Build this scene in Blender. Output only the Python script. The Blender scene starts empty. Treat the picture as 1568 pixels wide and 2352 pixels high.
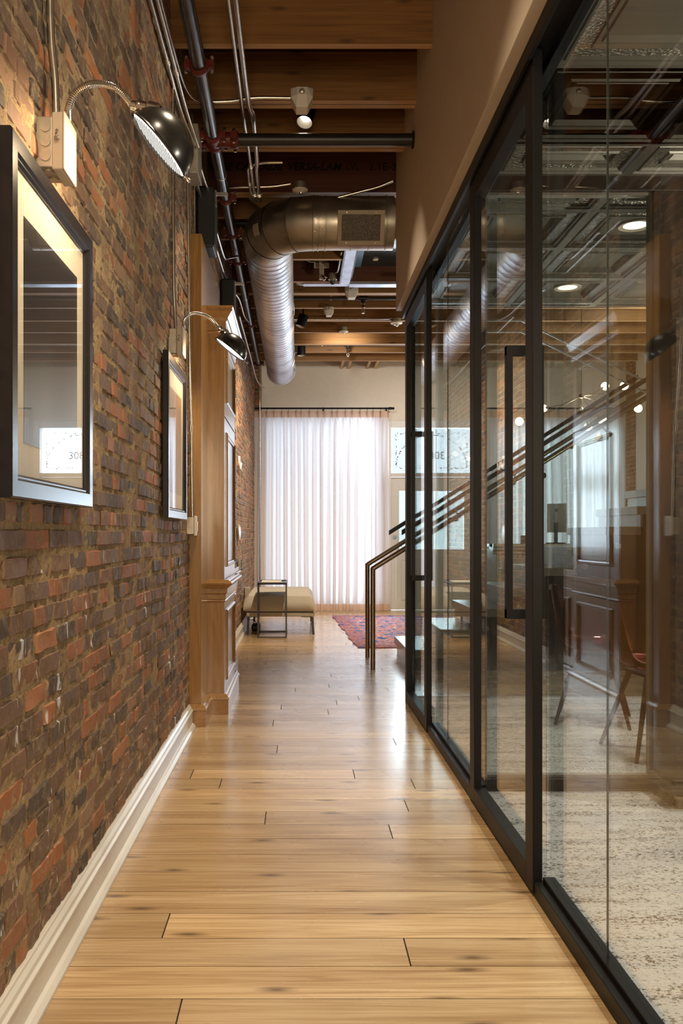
import bpy, math, random
import numpy as np
from mathutils import Vector, Matrix
random.seed(4)
S = bpy.context.scene
C = S.collection
PI = math.pi

# ------------------------------------------------------------------ camera, world, light, exposure
H = 1.18                       # camera height
cam = bpy.data.objects.new('camera', bpy.data.cameras.new('camera'))
C.objects.link(cam)
cam.location = (0, 0, H)
cam.rotation_euler = (PI/2, 0, 0)
cam.data.sensor_fit = 'VERTICAL'
cam.data.sensor_height = 36
cam.data.sensor_width = 24
cam.data.lens = 36*2050/2352
cam.data.shift_x = (784-683)/2352
cam.data.shift_y = (1228-1176)/2352
cam.data.clip_start = 0.05
S.camera = cam

S.view_settings.view_transform = 'Standard'
S.view_settings.look = 'None'
S.view_settings.gamma = 1.0
S.view_settings.use_curve_mapping = False
S.view_settings.exposure = 0.66
S.cycles.max_bounces = 12
S.cycles.diffuse_bounces = 6
S.cycles.glossy_bounces = 5
S.cycles.transmission_bounces = 6
S.cycles.transparent_max_bounces = 16
S.cycles.sample_clamp_indirect = 5.0
S.cycles.caustics_reflective = False
S.cycles.caustics_refractive = False
try:
    S.cycles.use_denoising = True
    S.cycles.denoiser = 'OPENIMAGEDENOISE'
except Exception:
    pass

W = bpy.data.worlds.new('World')
S.world = W
W.use_nodes = True
W.node_tree.nodes['Background'].inputs[0].default_value = (0.80, 0.90, 1.0, 1)
W.node_tree.nodes['Background'].inputs[1].default_value = .85

def lamp(name, kind, loc, rot=(0, 0, 0), energy=10, color=(1, 1, 1), size=.3, size_y=None, spot=None, blend=.5, portal=False, to=None):
    d = bpy.data.lights.new(name, kind)
    d.energy = energy
    d.color = color
    if kind == 'AREA':
        d.shape = 'RECTANGLE' if size_y else 'SQUARE'
        d.size = size
        if size_y: d.size_y = size_y
        if portal: d.cycles.is_portal = True
        if name.endswith('daylight'): d.spread = math.radians(100 if name != 'door_daylight' else 170)
    elif kind == 'SUN':
        d.angle = size
    else:
        d.shadow_soft_size = size
        if kind == 'SPOT':
            d.spot_size = spot or math.radians(80)
            d.spot_blend = blend
    o = bpy.data.objects.new(name, d)
    C.objects.link(o)
    o.location = loc
    o.rotation_euler = rot
    if to is not None:
        o.rotation_euler = (Vector(to)-Vector(loc)).to_track_quat('-Z', 'Y').to_euler()
    return o

WARM = (1.0, .74, .45)
WARM2 = (1.0, .80, .55)
# daylight through the street windows
lamp('window_daylight', 'AREA', (.39, 14.45, 1.6), rot=(-PI/2, 0, 0), energy=23, color=(.70, .82, 1.0), size=2.2, size_y=3.1)
lamp('door_daylight', 'AREA', (2.1, 14.6, 1.9), rot=(-PI/2, 0, 0), energy=135, color=(.72, .84, 1.0), size=1.7, size_y=3.2)
lamp('bay_daylight', 'AREA', (4.0, 14.35, 1.6), rot=(-PI/2, 0, 0), energy=40, color=(.75, .86, 1.0), size=2.1, size_y=2.7)
# near ceiling spots between the joists, then added far fill spots
SPOTS = [((.035, 5.57, 3.72), (-.05, 4.6, 0), 80), ((-.05, .8, 3.55), (.02, 1.9, 0), 110), ((.1, 2.6, 3.55), (.0, 3.2, 0), 85),
         ((.34, 8.45, 3.6), (-.25, 11.0, .4), 210), ((.05, 11.9, 3.6), (-.2, 12.2, 0), 70), ((.36, 9.6, 3.6), (-.66, 11.2, 1.3), 130)]  # fill spots, added to brighten the far corridor and brick
for i, (p, t, e) in enumerate(SPOTS):
    lamp('ceiling_spot_and_fill', 'SPOT', p, energy=e, color=WARM2, size=.018, spot=math.radians(95), blend=.9, to=t)
lamp('rear_fill_light', 'AREA', (0.02, -2.3, 1.9), rot=(math.radians(112), 0, 0), energy=75, color=WARM2, size=1.2, size_y=2.2)  # unseen fill behind the camera, added to lift the ceiling
for (p, t, e) in (((2.3, 11.4, 3.6), (2.1, 13.9, 1.3), 90), ((.6, 11.5, 3.62), (.6, 13.9, 3.6), 30), ((3.9, 9.6, 3.6), (3.9, 13.9, 1.8), 70)):
    lamp('reception_fill_light', 'SPOT', p, energy=e, color=(1, .93, .86), size=.05, spot=math.radians(110), blend=.9, to=t)  # added fill with no fixtures, brightens the street door and far wall
# recessed lights of the rooms on the right
for (x, y, e) in ((1.8, 1.0, 70), (1.8, 2.2, 95), (2.4, 3.43, 85), (1.82, 4.82, 75), (1.82, 6.02, 60), (3.6, 5.0, 60)):
    lamp('recessed_light', 'SPOT', (x, y, 2.80), energy=e, color=(1, .95, .88), size=.05, spot=math.radians(120), blend=.8)

for (x, y, z, e) in ((3.3, 1.6, 1.75, 55), (3.7, 5.3, 1.75, 45)):
    lamp('fill_uplight', 'SPOT', (x, y, .9), energy=e*5, color=(1, .90, .74), size=.05, spot=math.radians(150), blend=.8, to=(x-.6, y+.2, 2.8))  # unseen lamps added to brighten the tin ceilings
# ------------------------------------------------------------------ helpers
def tag(o, label=None, cat=None, group=None, kind=None):
    if label: o['label'] = label
    if cat: o['category'] = cat
    if group: o['group'] = group
    if kind: o['kind'] = kind
    return o

def thing(name, label, cat, loc=(0, 0, 0), rz=0, group=None, kind=None):
    o = bpy.data.objects.new(name, None)
    o.empty_display_size = .1
    C.objects.link(o)
    o.location = loc
    o.rotation_euler = (0, 0, rz)
    return tag(o, label, cat, group, kind)

class MB:
    def __init__(s): s.v = []; s.f = []; s.m = []
    def add(s, vs, fs, mi=0):
        n = len(s.v); s.v += [tuple(v) for v in vs]
        s.f += [tuple(i+n for i in f) for f in fs]; s.m += [mi]*len(fs); return s
    def box(s, x0, x1, y0, y1, z0, z1, mi=0):
        vs = [(x, y, z) for z in (z0, z1) for y in (y0, y1) for x in (x0, x1)]
        return s.add(vs, [(0, 2, 3, 1), (4, 5, 7, 6), (0, 1, 5, 4), (2, 6, 7, 3), (0, 4, 6, 2), (1, 3, 7, 5)], mi)
    def obox(s, c, ax, mi=0):
        c = Vector(c); a, b, d = [Vector(k) for k in ax]
        vs = [c+a*i+b*j+d*k for k in (-1, 1) for j in (-1, 1) for i in (-1, 1)]
        return s.add(vs, [(0, 2, 3, 1), (4, 5, 7, 6), (0, 1, 5, 4), (2, 6, 7, 3), (0, 4, 6, 2), (1, 3, 7, 5)], mi)
    def quad(s, a, b, c, d, mi=0): return s.add([a, b, c, d], [(0, 1, 2, 3)], mi)
    def tube(s, pts, r, n=12, cap=True, mi=0, sq=False):
        pts = [Vector(p) for p in pts]
        rs = r if isinstance(r, (list, tuple)) else [r]*len(pts)
        up = None; rings = []
        for i, p in enumerate(pts):
            d = (pts[min(i+1, len(pts)-1)]-pts[max(i-1, 0)])
            d = d.normalized() if d.length > 1e-9 else Vector((0, 0, 1))
            if up is None:
                up = Vector((0, 0, 1)) if abs(d.z) < .9 else Vector((1, 0, 0))
            u = (up-d*up.dot(d))
            u = u.normalized() if u.length > 1e-6 else d.orthogonal().normalized()
            up = u; w = d.cross(u)
            ph = PI/n if sq else 0
            rings.append([p+(u*math.cos(2*PI*k/n+ph)+w*math.sin(2*PI*k/n+ph))*rs[i] for k in range(n)])
        vs = [v for R in rings for v in R]; fs = []
        for i in range(len(rings)-1):
            for k in range(n):
                a = i*n+k; b = i*n+(k+1) % n
                fs.append((a, b, b+n, a+n))
        if cap:
            fs.append(tuple(range(n-1, -1, -1))); fs.append(tuple((len(rings)-1)*n+k for k in range(n)))
        return s.add(vs, fs, mi)
    def cyl(s, p0, p1, r, n=16, r1=None, mi=0, cap=True): return s.tube([p0, p1], [r, r if r1 is None else r1], n, cap, mi)
    def lathe(s, prof, o=(0, 0, 0), axis=(0, 0, 1), n=24, mi=0, cap=False):
        o = Vector(o); a = Vector(axis).normalized(); u = a.orthogonal().normalized(); w = a.cross(u)
        vs = []; fs = []
        for (r, h) in prof:
            vs += [o+a*h+(u*math.cos(2*PI*k/n)+w*math.sin(2*PI*k/n))*max(r, 1e-5) for k in range(n)]
        for i in range(len(prof)-1):
            for k in range(n):
                b = i*n+(k+1) % n
                fs.append((i*n+k, b, b+n, i*n+k+n))
        if cap:
            fs.append(tuple(range(n-1, -1, -1))); fs.append(tuple((len(prof)-1)*n+k for k in range(n)))
        return s.add(vs, fs, mi)
    def sweep(s, prof, path, mi=0, closed=True, cap=True):
        """prof: list of points at path[0]; path: list of offset vectors"""
        n = len(prof); vs = []; fs = []
        for off in path: vs += [Vector(p)+Vector(off) for p in prof]
        for i in range(len(path)-1):
            for k in range(n if closed else n-1):
                b = (k+1) % n
                fs.append((i*n+k, i*n+b, (i+1)*n+b, (i+1)*n+k))
        if cap and closed:
            fs.append(tuple(range(n-1, -1, -1))); fs.append(tuple((len(path)-1)*n+k for k in range(n)))
        return s.add(vs, fs, mi)
    def build(s, name, mat, parent=None, smooth=False, bevel=0, local=False, kind=None, seg=2):
        vs = np.array(s.v, dtype=float).reshape(-1, 3)
        loc = Vector((0, 0, 0))
        if parent is not None:
            if not local:
                root = parent
                while root.parent: root = root.parent
                M = root.matrix_basis.inverted()
                vs = np.array([tuple(M @ Vector(v)) for v in vs])
        elif not local and len(vs):
            mn = vs.min(0); mx = vs.max(0)
            loc = Vector(((mn[0]+mx[0])/2, (mn[1]+mx[1])/2, mn[2]))
            vs = vs-np.array(loc)
        me = bpy.data.meshes.new(name)
        me.from_pydata([tuple(v) for v in vs], [], s.f)
        for m in (mat if isinstance(mat, (list, tuple)) else [mat]): me.materials.append(m)
        me.polygons.foreach_set('material_index', s.m)
        me.polygons.foreach_set('use_smooth', [bool(smooth)]*len(s.f))
        me.update()
        import bmesh
        bm = bmesh.new(); bm.from_mesh(me)
        bmesh.ops.recalc_face_normals(bm, faces=bm.faces)
        bm.to_mesh(me); bm.free()
        if smooth: me.set_sharp_from_angle(angle=math.radians(38))
        o = bpy.data.objects.new(name, me)
        C.objects.link(o)
        o.location = loc
        if parent is not None: o.parent = parent
        if bevel:
            b = o.modifiers.new('bevel', 'BEVEL'); b.width = bevel; b.segments = seg; b.limit_method = 'ANGLE'; b.angle_limit = math.radians(40)
        if kind: o['kind'] = kind
        return o

def struct(name, mb, mat, **k): return mb.build(name, mat, kind='structure', **k)
def top(name, mb, mat, label, cat, group=None, **k): return tag(mb.build(name, mat, **k), label, cat, group)

def copy_tree(o, parent=None):
    c = o.copy(); C.objects.link(c)
    if parent is not None: c.parent = parent
    for ch in [x for x in o.children]: copy_tree(ch, c)
    return c

def arc(c, r, a0, a1, n, u=(1, 0, 0), v=(0, 0, 1)):
    c = Vector(c); u = Vector(u); v = Vector(v)
    return [c+u*(r*math.cos(a0+(a1-a0)*i/n))+v*(r*math.sin(a0+(a1-a0)*i/n)) for i in range(n+1)]

def text_mesh(txt, size, extrude=.002, bold=0.0, shear=0.0, space=1.0):
    cu = bpy.data.curves.new('t', 'FONT'); cu.body = txt; cu.size = size; cu.extrude = extrude
    cu.offset = bold; cu.shear = shear; cu.space_character = space; cu.resolution_u = 3
    o = bpy.data.objects.new('t', cu); C.objects.link(o)
    dg = bpy.context.evaluated_depsgraph_get(); dg.update()
    me = bpy.data.meshes.new_from_object(o.evaluated_get(dg))
    bpy.data.objects.remove(o); 
    return me

def add_text(name, txt, size, M, mat, parent=None, **k):
    me = text_mesh(txt, size, **k)
    if parent is not None:
        root = parent
        while root.parent: root = root.parent
        M = root.matrix_basis.inverted() @ M
    me.transform(M)
    me.materials.clear(); me.materials.append(mat)
    o = bpy.data.objects.new(name, me); C.objects.link(o)
    if parent is not None: o.parent = parent
    return o

def smoothpath(pts, n=6):
    """Catmull-Rom"""
    P = [Vector(p) for p in pts]; P = [P[0]*2-P[1]]+P+[P[-1]*2-P[-2]]
    out = []
    for i in range(1, len(P)-2):
        for k in range(n):
            t = k/n
            out.append(.5*((2*P[i])+(P[i+1]-P[i-1])*t+(2*P[i-1]-5*P[i]+4*P[i+1]-P[i+2])*t*t+(3*P[i]-P[i-1]-3*P[i+1]+P[i+2])*t**3))
    out.append(P[-2]); return out

# ------------------------------------------------------------------ materials
def nt(name):
    m = bpy.data.materials.new(name); m.use_nodes = True
    t = m.node_tree; b = t.nodes['Principled BSDF']
    return m, t, b
def N(t, kind, **k):
    n = t.nodes.new(kind)
    for a, v in k.items():
        if a == 'inp':
            for i, x in v.items(): n.inputs[i].default_value = x
        else: setattr(n, a, v)
    return n
def L(t, a, b): t.links.new(a, b)
def ramp(t, fac, stops, interp='LINEAR'):
    r = t.nodes.new('ShaderNodeValToRGB'); r.color_ramp.interpolation = interp
    e = r.color_ramp.elements
    while len(e) < len(stops): e.new(.5)
    for i, (p, c) in enumerate(stops):
        e[i].position = p; e[i].color = (*c, 1) if len(c) == 3 else c
    if fac is not None: L(t, fac, r.inputs[0])
    return r
def coords(t, scale=(1, 1, 1), loc=(0, 0, 0)):
    g = t.nodes.new('ShaderNodeNewGeometry')
    mp = t.nodes.new('ShaderNodeMapping'); mp.inputs['Scale'].default_value = scale; mp.inputs['Location'].default_value = loc
    L(t, g.outputs['Position'], mp.inputs[0]); return mp.outputs[0]
def noise(t, vec, scale, detail=4, rough=.5, dist=0):
    n = N(t, 'ShaderNodeTexNoise'); n.inputs['Scale'].default_value = scale; n.inputs['Detail'].default_value = detail
    n.inputs['Roughness'].default_value = rough; n.inputs['Distortion'].default_value = dist
    if vec is not None: L(t, vec, n.inputs['Vector'])
    return n
def bump(t, b, h, strength=.3, dist=.01):
    n = N(t, 'ShaderNodeBump'); n.inputs['Strength'].default_value = strength; n.inputs['Distance'].default_value = dist
    L(t, h, n.inputs['Height']); L(t, n.outputs[0], b.inputs['Normal']); return n
def mix(t, fac, a, b, mode='MIX'):
    n = N(t, 'ShaderNodeMix', data_type='RGBA', blend_type=mode)
    for i, x in ((0, fac), (6, a), (7, b)):
        if hasattr(x, 'links'): L(t, x, n.inputs[i])
        else: n.inputs[i].default_value = x if i == 0 else (*x, 1)
    return n.outputs[2]
def math_(t, op, a, b=0.0):
    n = N(t, 'ShaderNodeMath', operation=op)
    for i, x in ((0, a), (1, b)):
        if hasattr(x, 'links'): L(t, x, n.inputs[i])
        else: n.inputs[i].default_value = x
    return n.outputs[0]

def pm(name, col, rough=.5, metal=0, var=0.06, scale=12, bmp=0, emit=None, es=0, spec=.5, coat=0, trans=0):
    m, t, b = nt(name)
    b.inputs['Roughness'].default_value = rough; b.inputs['Metallic'].default_value = metal
    b.inputs['Specular IOR Level'].default_value = spec
    if coat: b.inputs['Coat Weight'].default_value = coat; b.inputs['Coat Roughness'].default_value = .15
    v = coords(t)
    n = noise(t, v, scale, 3)
    lo = tuple(max(0, c*(1-var)) for c in col); hi = tuple(min(1, c*(1+var)) for c in col)
    r = ramp(t, n.outputs[0], [(.3, lo), (.7, hi)])
    L(t, r.outputs[0], b.inputs['Base Color'])
    if bmp: bump(t, b, n.outputs[0], bmp, .004)
    if emit:
        b.inputs['Emission Color'].default_value = (*emit, 1); b.inputs['Emission Strength'].default_value = es
    return m

def wood(name, dark, light, axis='Z', scale=1.0, rough=.4, knots=0.0, fine=1.0, coat=0):
    m, t, b = nt(name)
    st = {'Z': (40, 40, 1.1), 'X': (1.1, 40, 40), 'Y': (40, 1.1, 40)}[axis]
    v = coords(t, tuple(s*scale for s in st))
    big = coords(t, tuple((3.2 if s > 5 else .5)*scale for s in st))
    n1 = noise(t, v, 1.6, 6, .6, .4)
    n2 = noise(t, big, 1.0, 3, .5, .9)
    w = N(t, 'ShaderNodeMath', operation='SINE'); L(t, math_(t, 'MULTIPLY', n2.outputs[0], 34.0), w.inputs[0])
    f = math_(t, 'ADD', math_(t, 'MULTIPLY', n1.outputs[0], .8*fine), math_(t, 'MULTIPLY', w.outputs[0], .045))
    mid = tuple((a+c)/2 for a, c in zip(dark, light))
    r = ramp(t, f, [(.22, dark), (.42, mid), (.62, light)])
    col = r.outputs[0]
    if knots:
        sp = N(t, 'ShaderNodeSeparateXYZ'); L(t, coords(t), sp.inputs[0]); cb = N(t, 'ShaderNodeCombineXYZ')
        L(t, math_(t, 'ADD', math_(t, 'MULTIPLY', sp.outputs[0], 1.6), math_(t, 'MULTIPLY', sp.outputs[1], 3.7)), cb.inputs[0]); L(t, math_(t, 'MULTIPLY', sp.outputs[2], 6.0), cb.inputs[1])
        vo = N(t, 'ShaderNodeTexVoronoi', voronoi_dimensions='2D'); vo.inputs['Scale'].default_value = 1.0; L(t, cb.outputs[0], vo.inputs['Vector'])
        k = ramp(t, vo.outputs['Distance'], [(0, (1, 1, 1)), (.045, (.6, .6, .6)), (.10, (0, 0, 0))])
        col = mix(t, math_(t, 'MULTIPLY', k.outputs[0], knots), col, tuple(c*.25 for c in dark))
    L(t, col, b.inputs['Base Color'])
    b.inputs['Roughness'].default_value = rough
    if coat: b.inputs['Coat Weight'].default_value = coat; b.inputs['Coat Roughness'].default_value = .14
    bump(t, b, f, .08, .002)
    return m

oak = wood('oak_veneer', (.25, .120, .031), (.44, .24, .072), 'Z', 2.0, .30, fine=1.0, coat=.7)
oakh = wood('oak_moulding', (.25, .120, .031), (.44, .24, .072), 'Y', 2.0, .28, coat=.6)
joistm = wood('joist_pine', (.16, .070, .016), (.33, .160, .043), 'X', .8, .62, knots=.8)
jedge_lit = wood('joist_underside_lit', (.44, .25, .11), (.68, .45, .24), 'X', .8, .6)  # undersides paler: bounce light off the floor painted into the wood colour
joistd = wood('lvl_beam', (.085, .024, .008), (.16, .048, .016), 'X', 1.0, .6, fine=.8)
blockm = wood('pine_block', (.45, .27, .12), (.62, .42, .22), 'Y', 1.5, .6)
whitep = pm('white_trim_paint', (.66, .63, .57), .28, var=.02)
plaster = pm('beige_wall_paint', (.60, .50, .40), .62, var=.02)
plasterw = pm('pale_wall_paint', (.66, .60, .50), .62, var=.02)
blackm = pm('black_anodised_frame', (.006, .0055, .0055), .45, .0, var=.1, spec=.22)
bronze = pm('bronze_frame_side', (.035, .028, .024), .32, .35, var=.1)
emt = pm('galvanised_conduit', (.62, .60, .56), .27, 1, var=.12, scale=30)
boxm = pm('galvanised_box', (.52, .48, .40), .42, .75, var=.12, scale=30)
coverw = pm('painted_cover', (.50, .42, .33), .40, 0, var=.04)
whitepl = pm('white_plastic', (.74, .70, .62), .38, var=.02)
chrome = pm('chrome', (.75, .73, .70), .14, 1, var=.05)
darkglz = pm('black_enamel', (.012, .011, .010), .26, 0, var=.1, spec=.6, coat=.15)
redp = pm('red_primer', (.13, .016, .009), .42, .1, var=.15, scale=40)
steelp = pm('black_steel_pipe', (.085, .08, .08), .24, .85, var=.25, scale=9)
steelb = pm('matte_black_pipe', (.02, .018, .016), .38, .3, var=.2)
blackpl = pm('black_plastic', (.008, .008, .008), .5, 0, var=.1)
brassm = pm('brushed_bronze_rail', (.30, .23, .16), .30, 1, var=.12)
railblk = pm('dark_rail_cap', (.03, .028, .03), .3, .4, var=.1)
paperm = pm('paper', (.78, .74, .66), .7, var=.02)
printm = pm('dark_print', (.022, .020, .020), .35, 0, var=.3, scale=4)
tanprint = pm('tan_print', (.30, .19, .12), .6, 0, var=.25, scale=6)
matb = pm('mat_board', (.72, .66, .54), .75, var=.02)
fabric = pm('oatmeal_tweed', (.44, .40, .34), .95, 0, var=.35, scale=260, bmp=.3)
redsh = pm('dark_red_shell', (.20, .04, .03), .3, 0, var=.1)
walnut = wood('walnut_leg', (.05, .03, .02), (.11, .07, .045), 'Z', 2.0, .4)
darkw = pm('dark_brown_paint', (.030, .020, .014), .40, 0, var=.1)
inkm = pm('printed_ink', (.012, .006, .004), .8, 0, var=.1)
signw = pm('white_letter', (.80, .80, .80), .35, 0, var=.02)
deskp = pm('grey_desk_paint', (.50, .46, .40), .35, 0, var=.03)
stonem = pm('pale_worktop', (.70, .66, .58), .18, 0, var=.06)
ivory = pm('window_frame_paint', (.62, .60, .56), .35, var=.02)
treadm = wood('pale_tread_oak', (.36, .29, .21), (.52, .44, .34), 'Y', 1.5, .25)
galvs = pm('galvanised_flashing', (.50, .55, .66), .36, .8, var=.18, scale=8)
tealm = pm('dark_teal_panel', (.022, .034, .038), .12, 0, var=.1, spec=.8)
bluep = pm('pale_blue_reveal', (.16, .34, .55), .4, 0, var=.05)
shaftb = pm('black_fascia', (.010, .011, .012), .4, 0, var=.1)
emw = pm('lit_lamp_lens', (.9, .9, .85), .3, emit=(1, .93, .80), es=3)
emw2 = pm('frosted_downlight', (.9, .9, .85), .3, emit=(.80, .86, .80), es=1.1)
embulb = pm('glowing_bulb', (.9, .9, .85), .3, emit=(1, .80, .45), es=9)
concrete = pm('outside_paving', (.5, .5, .5), .8)

# galvanised duct
def duct_mat(name, base, rough):
    m, t, b = nt(name)
    n = noise(t, coords(t, (1, 1, 1)), 3.0, 4, .55, .6)
    r = ramp(t, n.outputs[0], [(.3, tuple(c*.55 for c in base)), (.5, base), (.75, tuple(min(1, c*1.2) for c in base))])
    L(t, r.outputs[0], b.inputs['Base Color']); b.inputs['Metallic'].default_value = .9
    r2 = ramp(t, noise(t, coords(t), 7, 3).outputs[0], [(.3, (rough-.08,)*3), (.7, (rough+.1,)*3)])
    L(t, r2.outputs[0], b.inputs['Roughness'])
    return m
ductm = duct_mat('galvanised_duct', (.56, .56, .60), .42)
ductw = duct_mat('weathered_duct', (.44, .40, .33), .36)
ductl = pm('duct_seam', (.10, .10, .10), .5, .7)

# glass: thin-sheet, Fresnel reflection over clear transmission
def glass_mat(name, tint=(.94, .96, .95), ior=1.5):
    m, t, b = nt(name); t.nodes.remove(b); out = t.nodes['Material Output']
    g = N(t, 'ShaderNodeNewGeometry'); fr = N(t, 'ShaderNodeFresnel')
    i = N(t, 'ShaderNodeMix', data_type='FLOAT'); L(t, g.outputs['Backfacing'], i.inputs[0])
    i.inputs[2].default_value = ior; i.inputs[3].default_value = 1/ior
    L(t, i.outputs[0], fr.inputs['IOR'])
    tr = N(t, 'ShaderNodeBsdfTransparent'); tr.inputs[0].default_value = (*tint, 1)
    gl = N(t, 'ShaderNodeBsdfGlossy'); gl.inputs['Roughness'].default_value = 0.0; gl.inputs['Color'].default_value = (1, 1, 1, 1)
    mx = N(t, 'ShaderNodeMixShader'); L(t, fr.outputs[0], mx.inputs[0]); L(t, tr.outputs[0], mx.inputs[1]); L(t, gl.outputs[0], mx.inputs[2])
    L(t, mx.outputs[0], out.inputs[0]); return m
glass = glass_mat('clear_glass')
def acrylic():
    m, t, b = nt('red_acrylic'); t.nodes.remove(b); out = t.nodes['Material Output']
    tr = N(t, 'ShaderNodeBsdfTransparent'); tr.inputs[0].default_value = (.97, .87, .86, 1)
    gl = N(t, 'ShaderNodeBsdfGlossy'); gl.inputs['Roughness'].default_value = .05; gl.inputs['Color'].default_value = (.7, .42, .42, 1)
    lw = N(t, 'ShaderNodeLayerWeight'); lw.inputs[0].default_value = .25
    mx = N(t, 'ShaderNodeMixShader'); L(t, lw.outputs['Fresnel'], mx.inputs[0]); L(t, tr.outputs[0], mx.inputs[1]); L(t, gl.outputs[0], mx.inputs[2]); L(t, mx.outputs[0], out.inputs[0]); return m
acryl = acrylic()
glassf = glass_mat('picture_glass', (.97, .97, .97), 1.45)

# brick
def brick_mat():
    m, t, b = nt('old_red_brick')
    a = N(t, 'ShaderNodeAttribute', attribute_name='rnd')
    c = ramp(t, a.outputs['Fac'], [(0, (.035, .030, .028)), (.10, (.07, .048, .036)), (.28, (.15, .088, .058)), (.50, (.195, .108, .066)), (.70, (.24, .112, .060)), (.82, (.40, .130, .045)), (.94, (.50, .170, .055)), (1, (.30, .22, .15))])
    v = coords(t)
    n1 = noise(t, v, 38, 6, .7); n2 = noise(t, v, 9, 4, .6)
    col = mix(t, math_(t, 'MULTIPLY', n1.outputs[0], .75), c.outputs[0], (.13, .082, .050))
    dust = ramp(t, n1.outputs[0], [(.48, (0, 0, 0)), (.62, (1, 1, 1))])
    patch = ramp(t, n2.outputs[0], [(.36, (0, 0, 0)), (.60, (1, 1, 1))])
    col = mix(t, math_(t, 'MULTIPLY', math_(t, 'MULTIPLY', dust.outputs[0], patch.outputs[0]), .50), col, (.38, .28, .17))
    # paint flecks, mostly on the lower part of the wall
    st = noise(t, coords(t, (1, 17, 5)), 1.0, 3, .55)
    f2 = ramp(t, st.outputs[0], [(.665, (0, 0, 0)), (.69, (1, 1, 1))])
    g = N(t, 'ShaderNodeSeparateXYZ'); L(t, v, g.inputs[0])
    lo = N(t, 'ShaderNodeMapRange'); lo.inputs[1].default_value = 1.45; lo.inputs[2].default_value = 1.15; L(t, g.outputs['Z'], lo.inputs[0])
    col = mix(t, math_(t, 'MULTIPLY', math_(t, 'MULTIPLY', f2.outputs[0], lo.outputs[0]), .75), col, (.72, .74, .80))
    L(t, col, b.inputs['Base Color']); b.inputs['Roughness'].default_value = .72
    r = ramp(t, n2.outputs[0], [(.3, (.55,)*3), (.7, (.85,)*3)]); L(t, r.outputs[0], b.inputs['Roughness'])
    bump(t, b, n1.outputs[0], .6, .008)
    return m
brickm = brick_mat()
def mortar_mat():
    m, t, b = nt('sandy_mortar')
    n = noise(t, coords(t), 70, 6, .75); n2 = noise(t, coords(t), 6, 3)
    c = ramp(t, n.outputs[0], [(.3, (.26, .18, .10)), (.5, (.50, .365, .205)), (.7, (.68, .53, .33))])
    c2 = ramp(t, n2.outputs[0], [(.35, (.65, .6, .55)), (.65, (1.1, 1.05, 1.0))])
    L(t, mix(t, 1.0, c.outputs[0], c2.outputs[0], 'MULTIPLY'), b.inputs['Base Color'])
    b.inputs['Roughness'].default_value = .95; bump(t, b, n.outputs[0], 1.0, .012); return m
mortarm = mortar_mat()

# floor planks
def floor_mat():
    m, t, b = nt('oak_floor_plank')
    a = N(t, 'ShaderNodeAttribute', attribute_name='rnd')
    off = N(t, 'ShaderNodeCombineXYZ'); L(t, math_(t, 'MULTIPLY', a.outputs['Fac'], 37.0), off.inputs[0]); L(t, math_(t, 'MULTIPLY', a.outputs['Fac'], 91.0), off.inputs[2])
    g = N(t, 'ShaderNodeNewGeometry')
    ad = N(t, 'ShaderNodeVectorMath', operation='ADD'); L(t, g.outputs['Position'], ad.inputs[0]); L(t, off.outputs[0], ad.inputs[1])
    def mp(s):
        q = N(t, 'ShaderNodeMapping'); q.inputs['Scale'].default_value = s; L(t, ad.outputs[0], q.inputs[0]); return q.outputs[0]
    big = noise(t, mp((.38, 8, 1)), 1.0, 3, .5, 1.3)
    fine = noise(t, mp((3.0, 120, 1)), 1.0, 5, .6)
    w = N(t, 'ShaderNodeMath', operation='SINE'); L(t, math_(t, 'MULTIPLY', big.outputs[0], 48.0), w.inputs[0])
    f = math_(t, 'ADD', math_(t, 'MULTIPLY', fine.outputs[0], .55), math_(t, 'ADD', math_(t, 'MULTIPLY', w.outputs[0], .045), math_(t, 'MULTIPLY', big.outputs[0], .45)))
    r = ramp(t, f, [(.34, (.38, .235, .110)), (.50, (.54, .370, .195)), (.64, (.66, .49, .285))])
    tone = ramp(t, a.outputs['Fac'], [(0, (.74, .70, .66)), (.25, (.90, .88, .86)), (.7, (1.0, .99, .98)), (1, (1.14, 1.12, 1.08))])
    col = mix(t, 1.0, r.outputs[0], tone.outputs[0], 'MULTIPLY')
    vo = N(t, 'ShaderNodeTexVoronoi', voronoi_dimensions='2D'); vo.inputs['Scale'].default_value = 1.0; L(t, mp((1.9, 6.0, 1)), vo.inputs['Vector'])
    k = ramp(t, math_(t, 'ADD', vo.outputs['Distance'], math_(t, 'MULTIPLY', fine.outputs[0], .05)), [(.045, (1, 1, 1)), (.08, (.6, .6, .6)), (.15, (0, 0, 0))])
    kk = math_(t, 'MULTIPLY', k.outputs[0], ramp(t, vo.outputs['Color'], [(.40, (0, 0, 0)), (.44, (1, 1, 1))]).outputs[0])
    col = mix(t, math_(t, 'MULTIPLY', kk, .8), col, (.10, .052, .028))
    sm = noise(t, mp((.9, 6, 1)), 1.3, 3)
    s2 = ramp(t, sm.outputs[0], [(.60, (0, 0, 0)), (.72, (1, 1, 1))])
    col = mix(t, math_(t, 'MULTIPLY', s2.outputs[0], .28), col, (.25, .15, .09))
    L(t, col, b.inputs['Base Color'])
    rr = ramp(t, noise(t, g.outputs['Position'], 3, 3).outputs[0], [(.3, (.23,)*3), (.7, (.32,)*3)])
    L(t, rr.outputs[0], b.inputs['Roughness']); b.inputs['Specular IOR Level'].default_value = .55; b.inputs['Coat Weight'].default_value = .55; b.inputs['Coat Roughness'].default_value = .20
    bump(t, b, f, .10, .0015); return m
floorm = floor_mat()
gapm = pm('plank_gap', (.035, .02, .012), .8)

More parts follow.
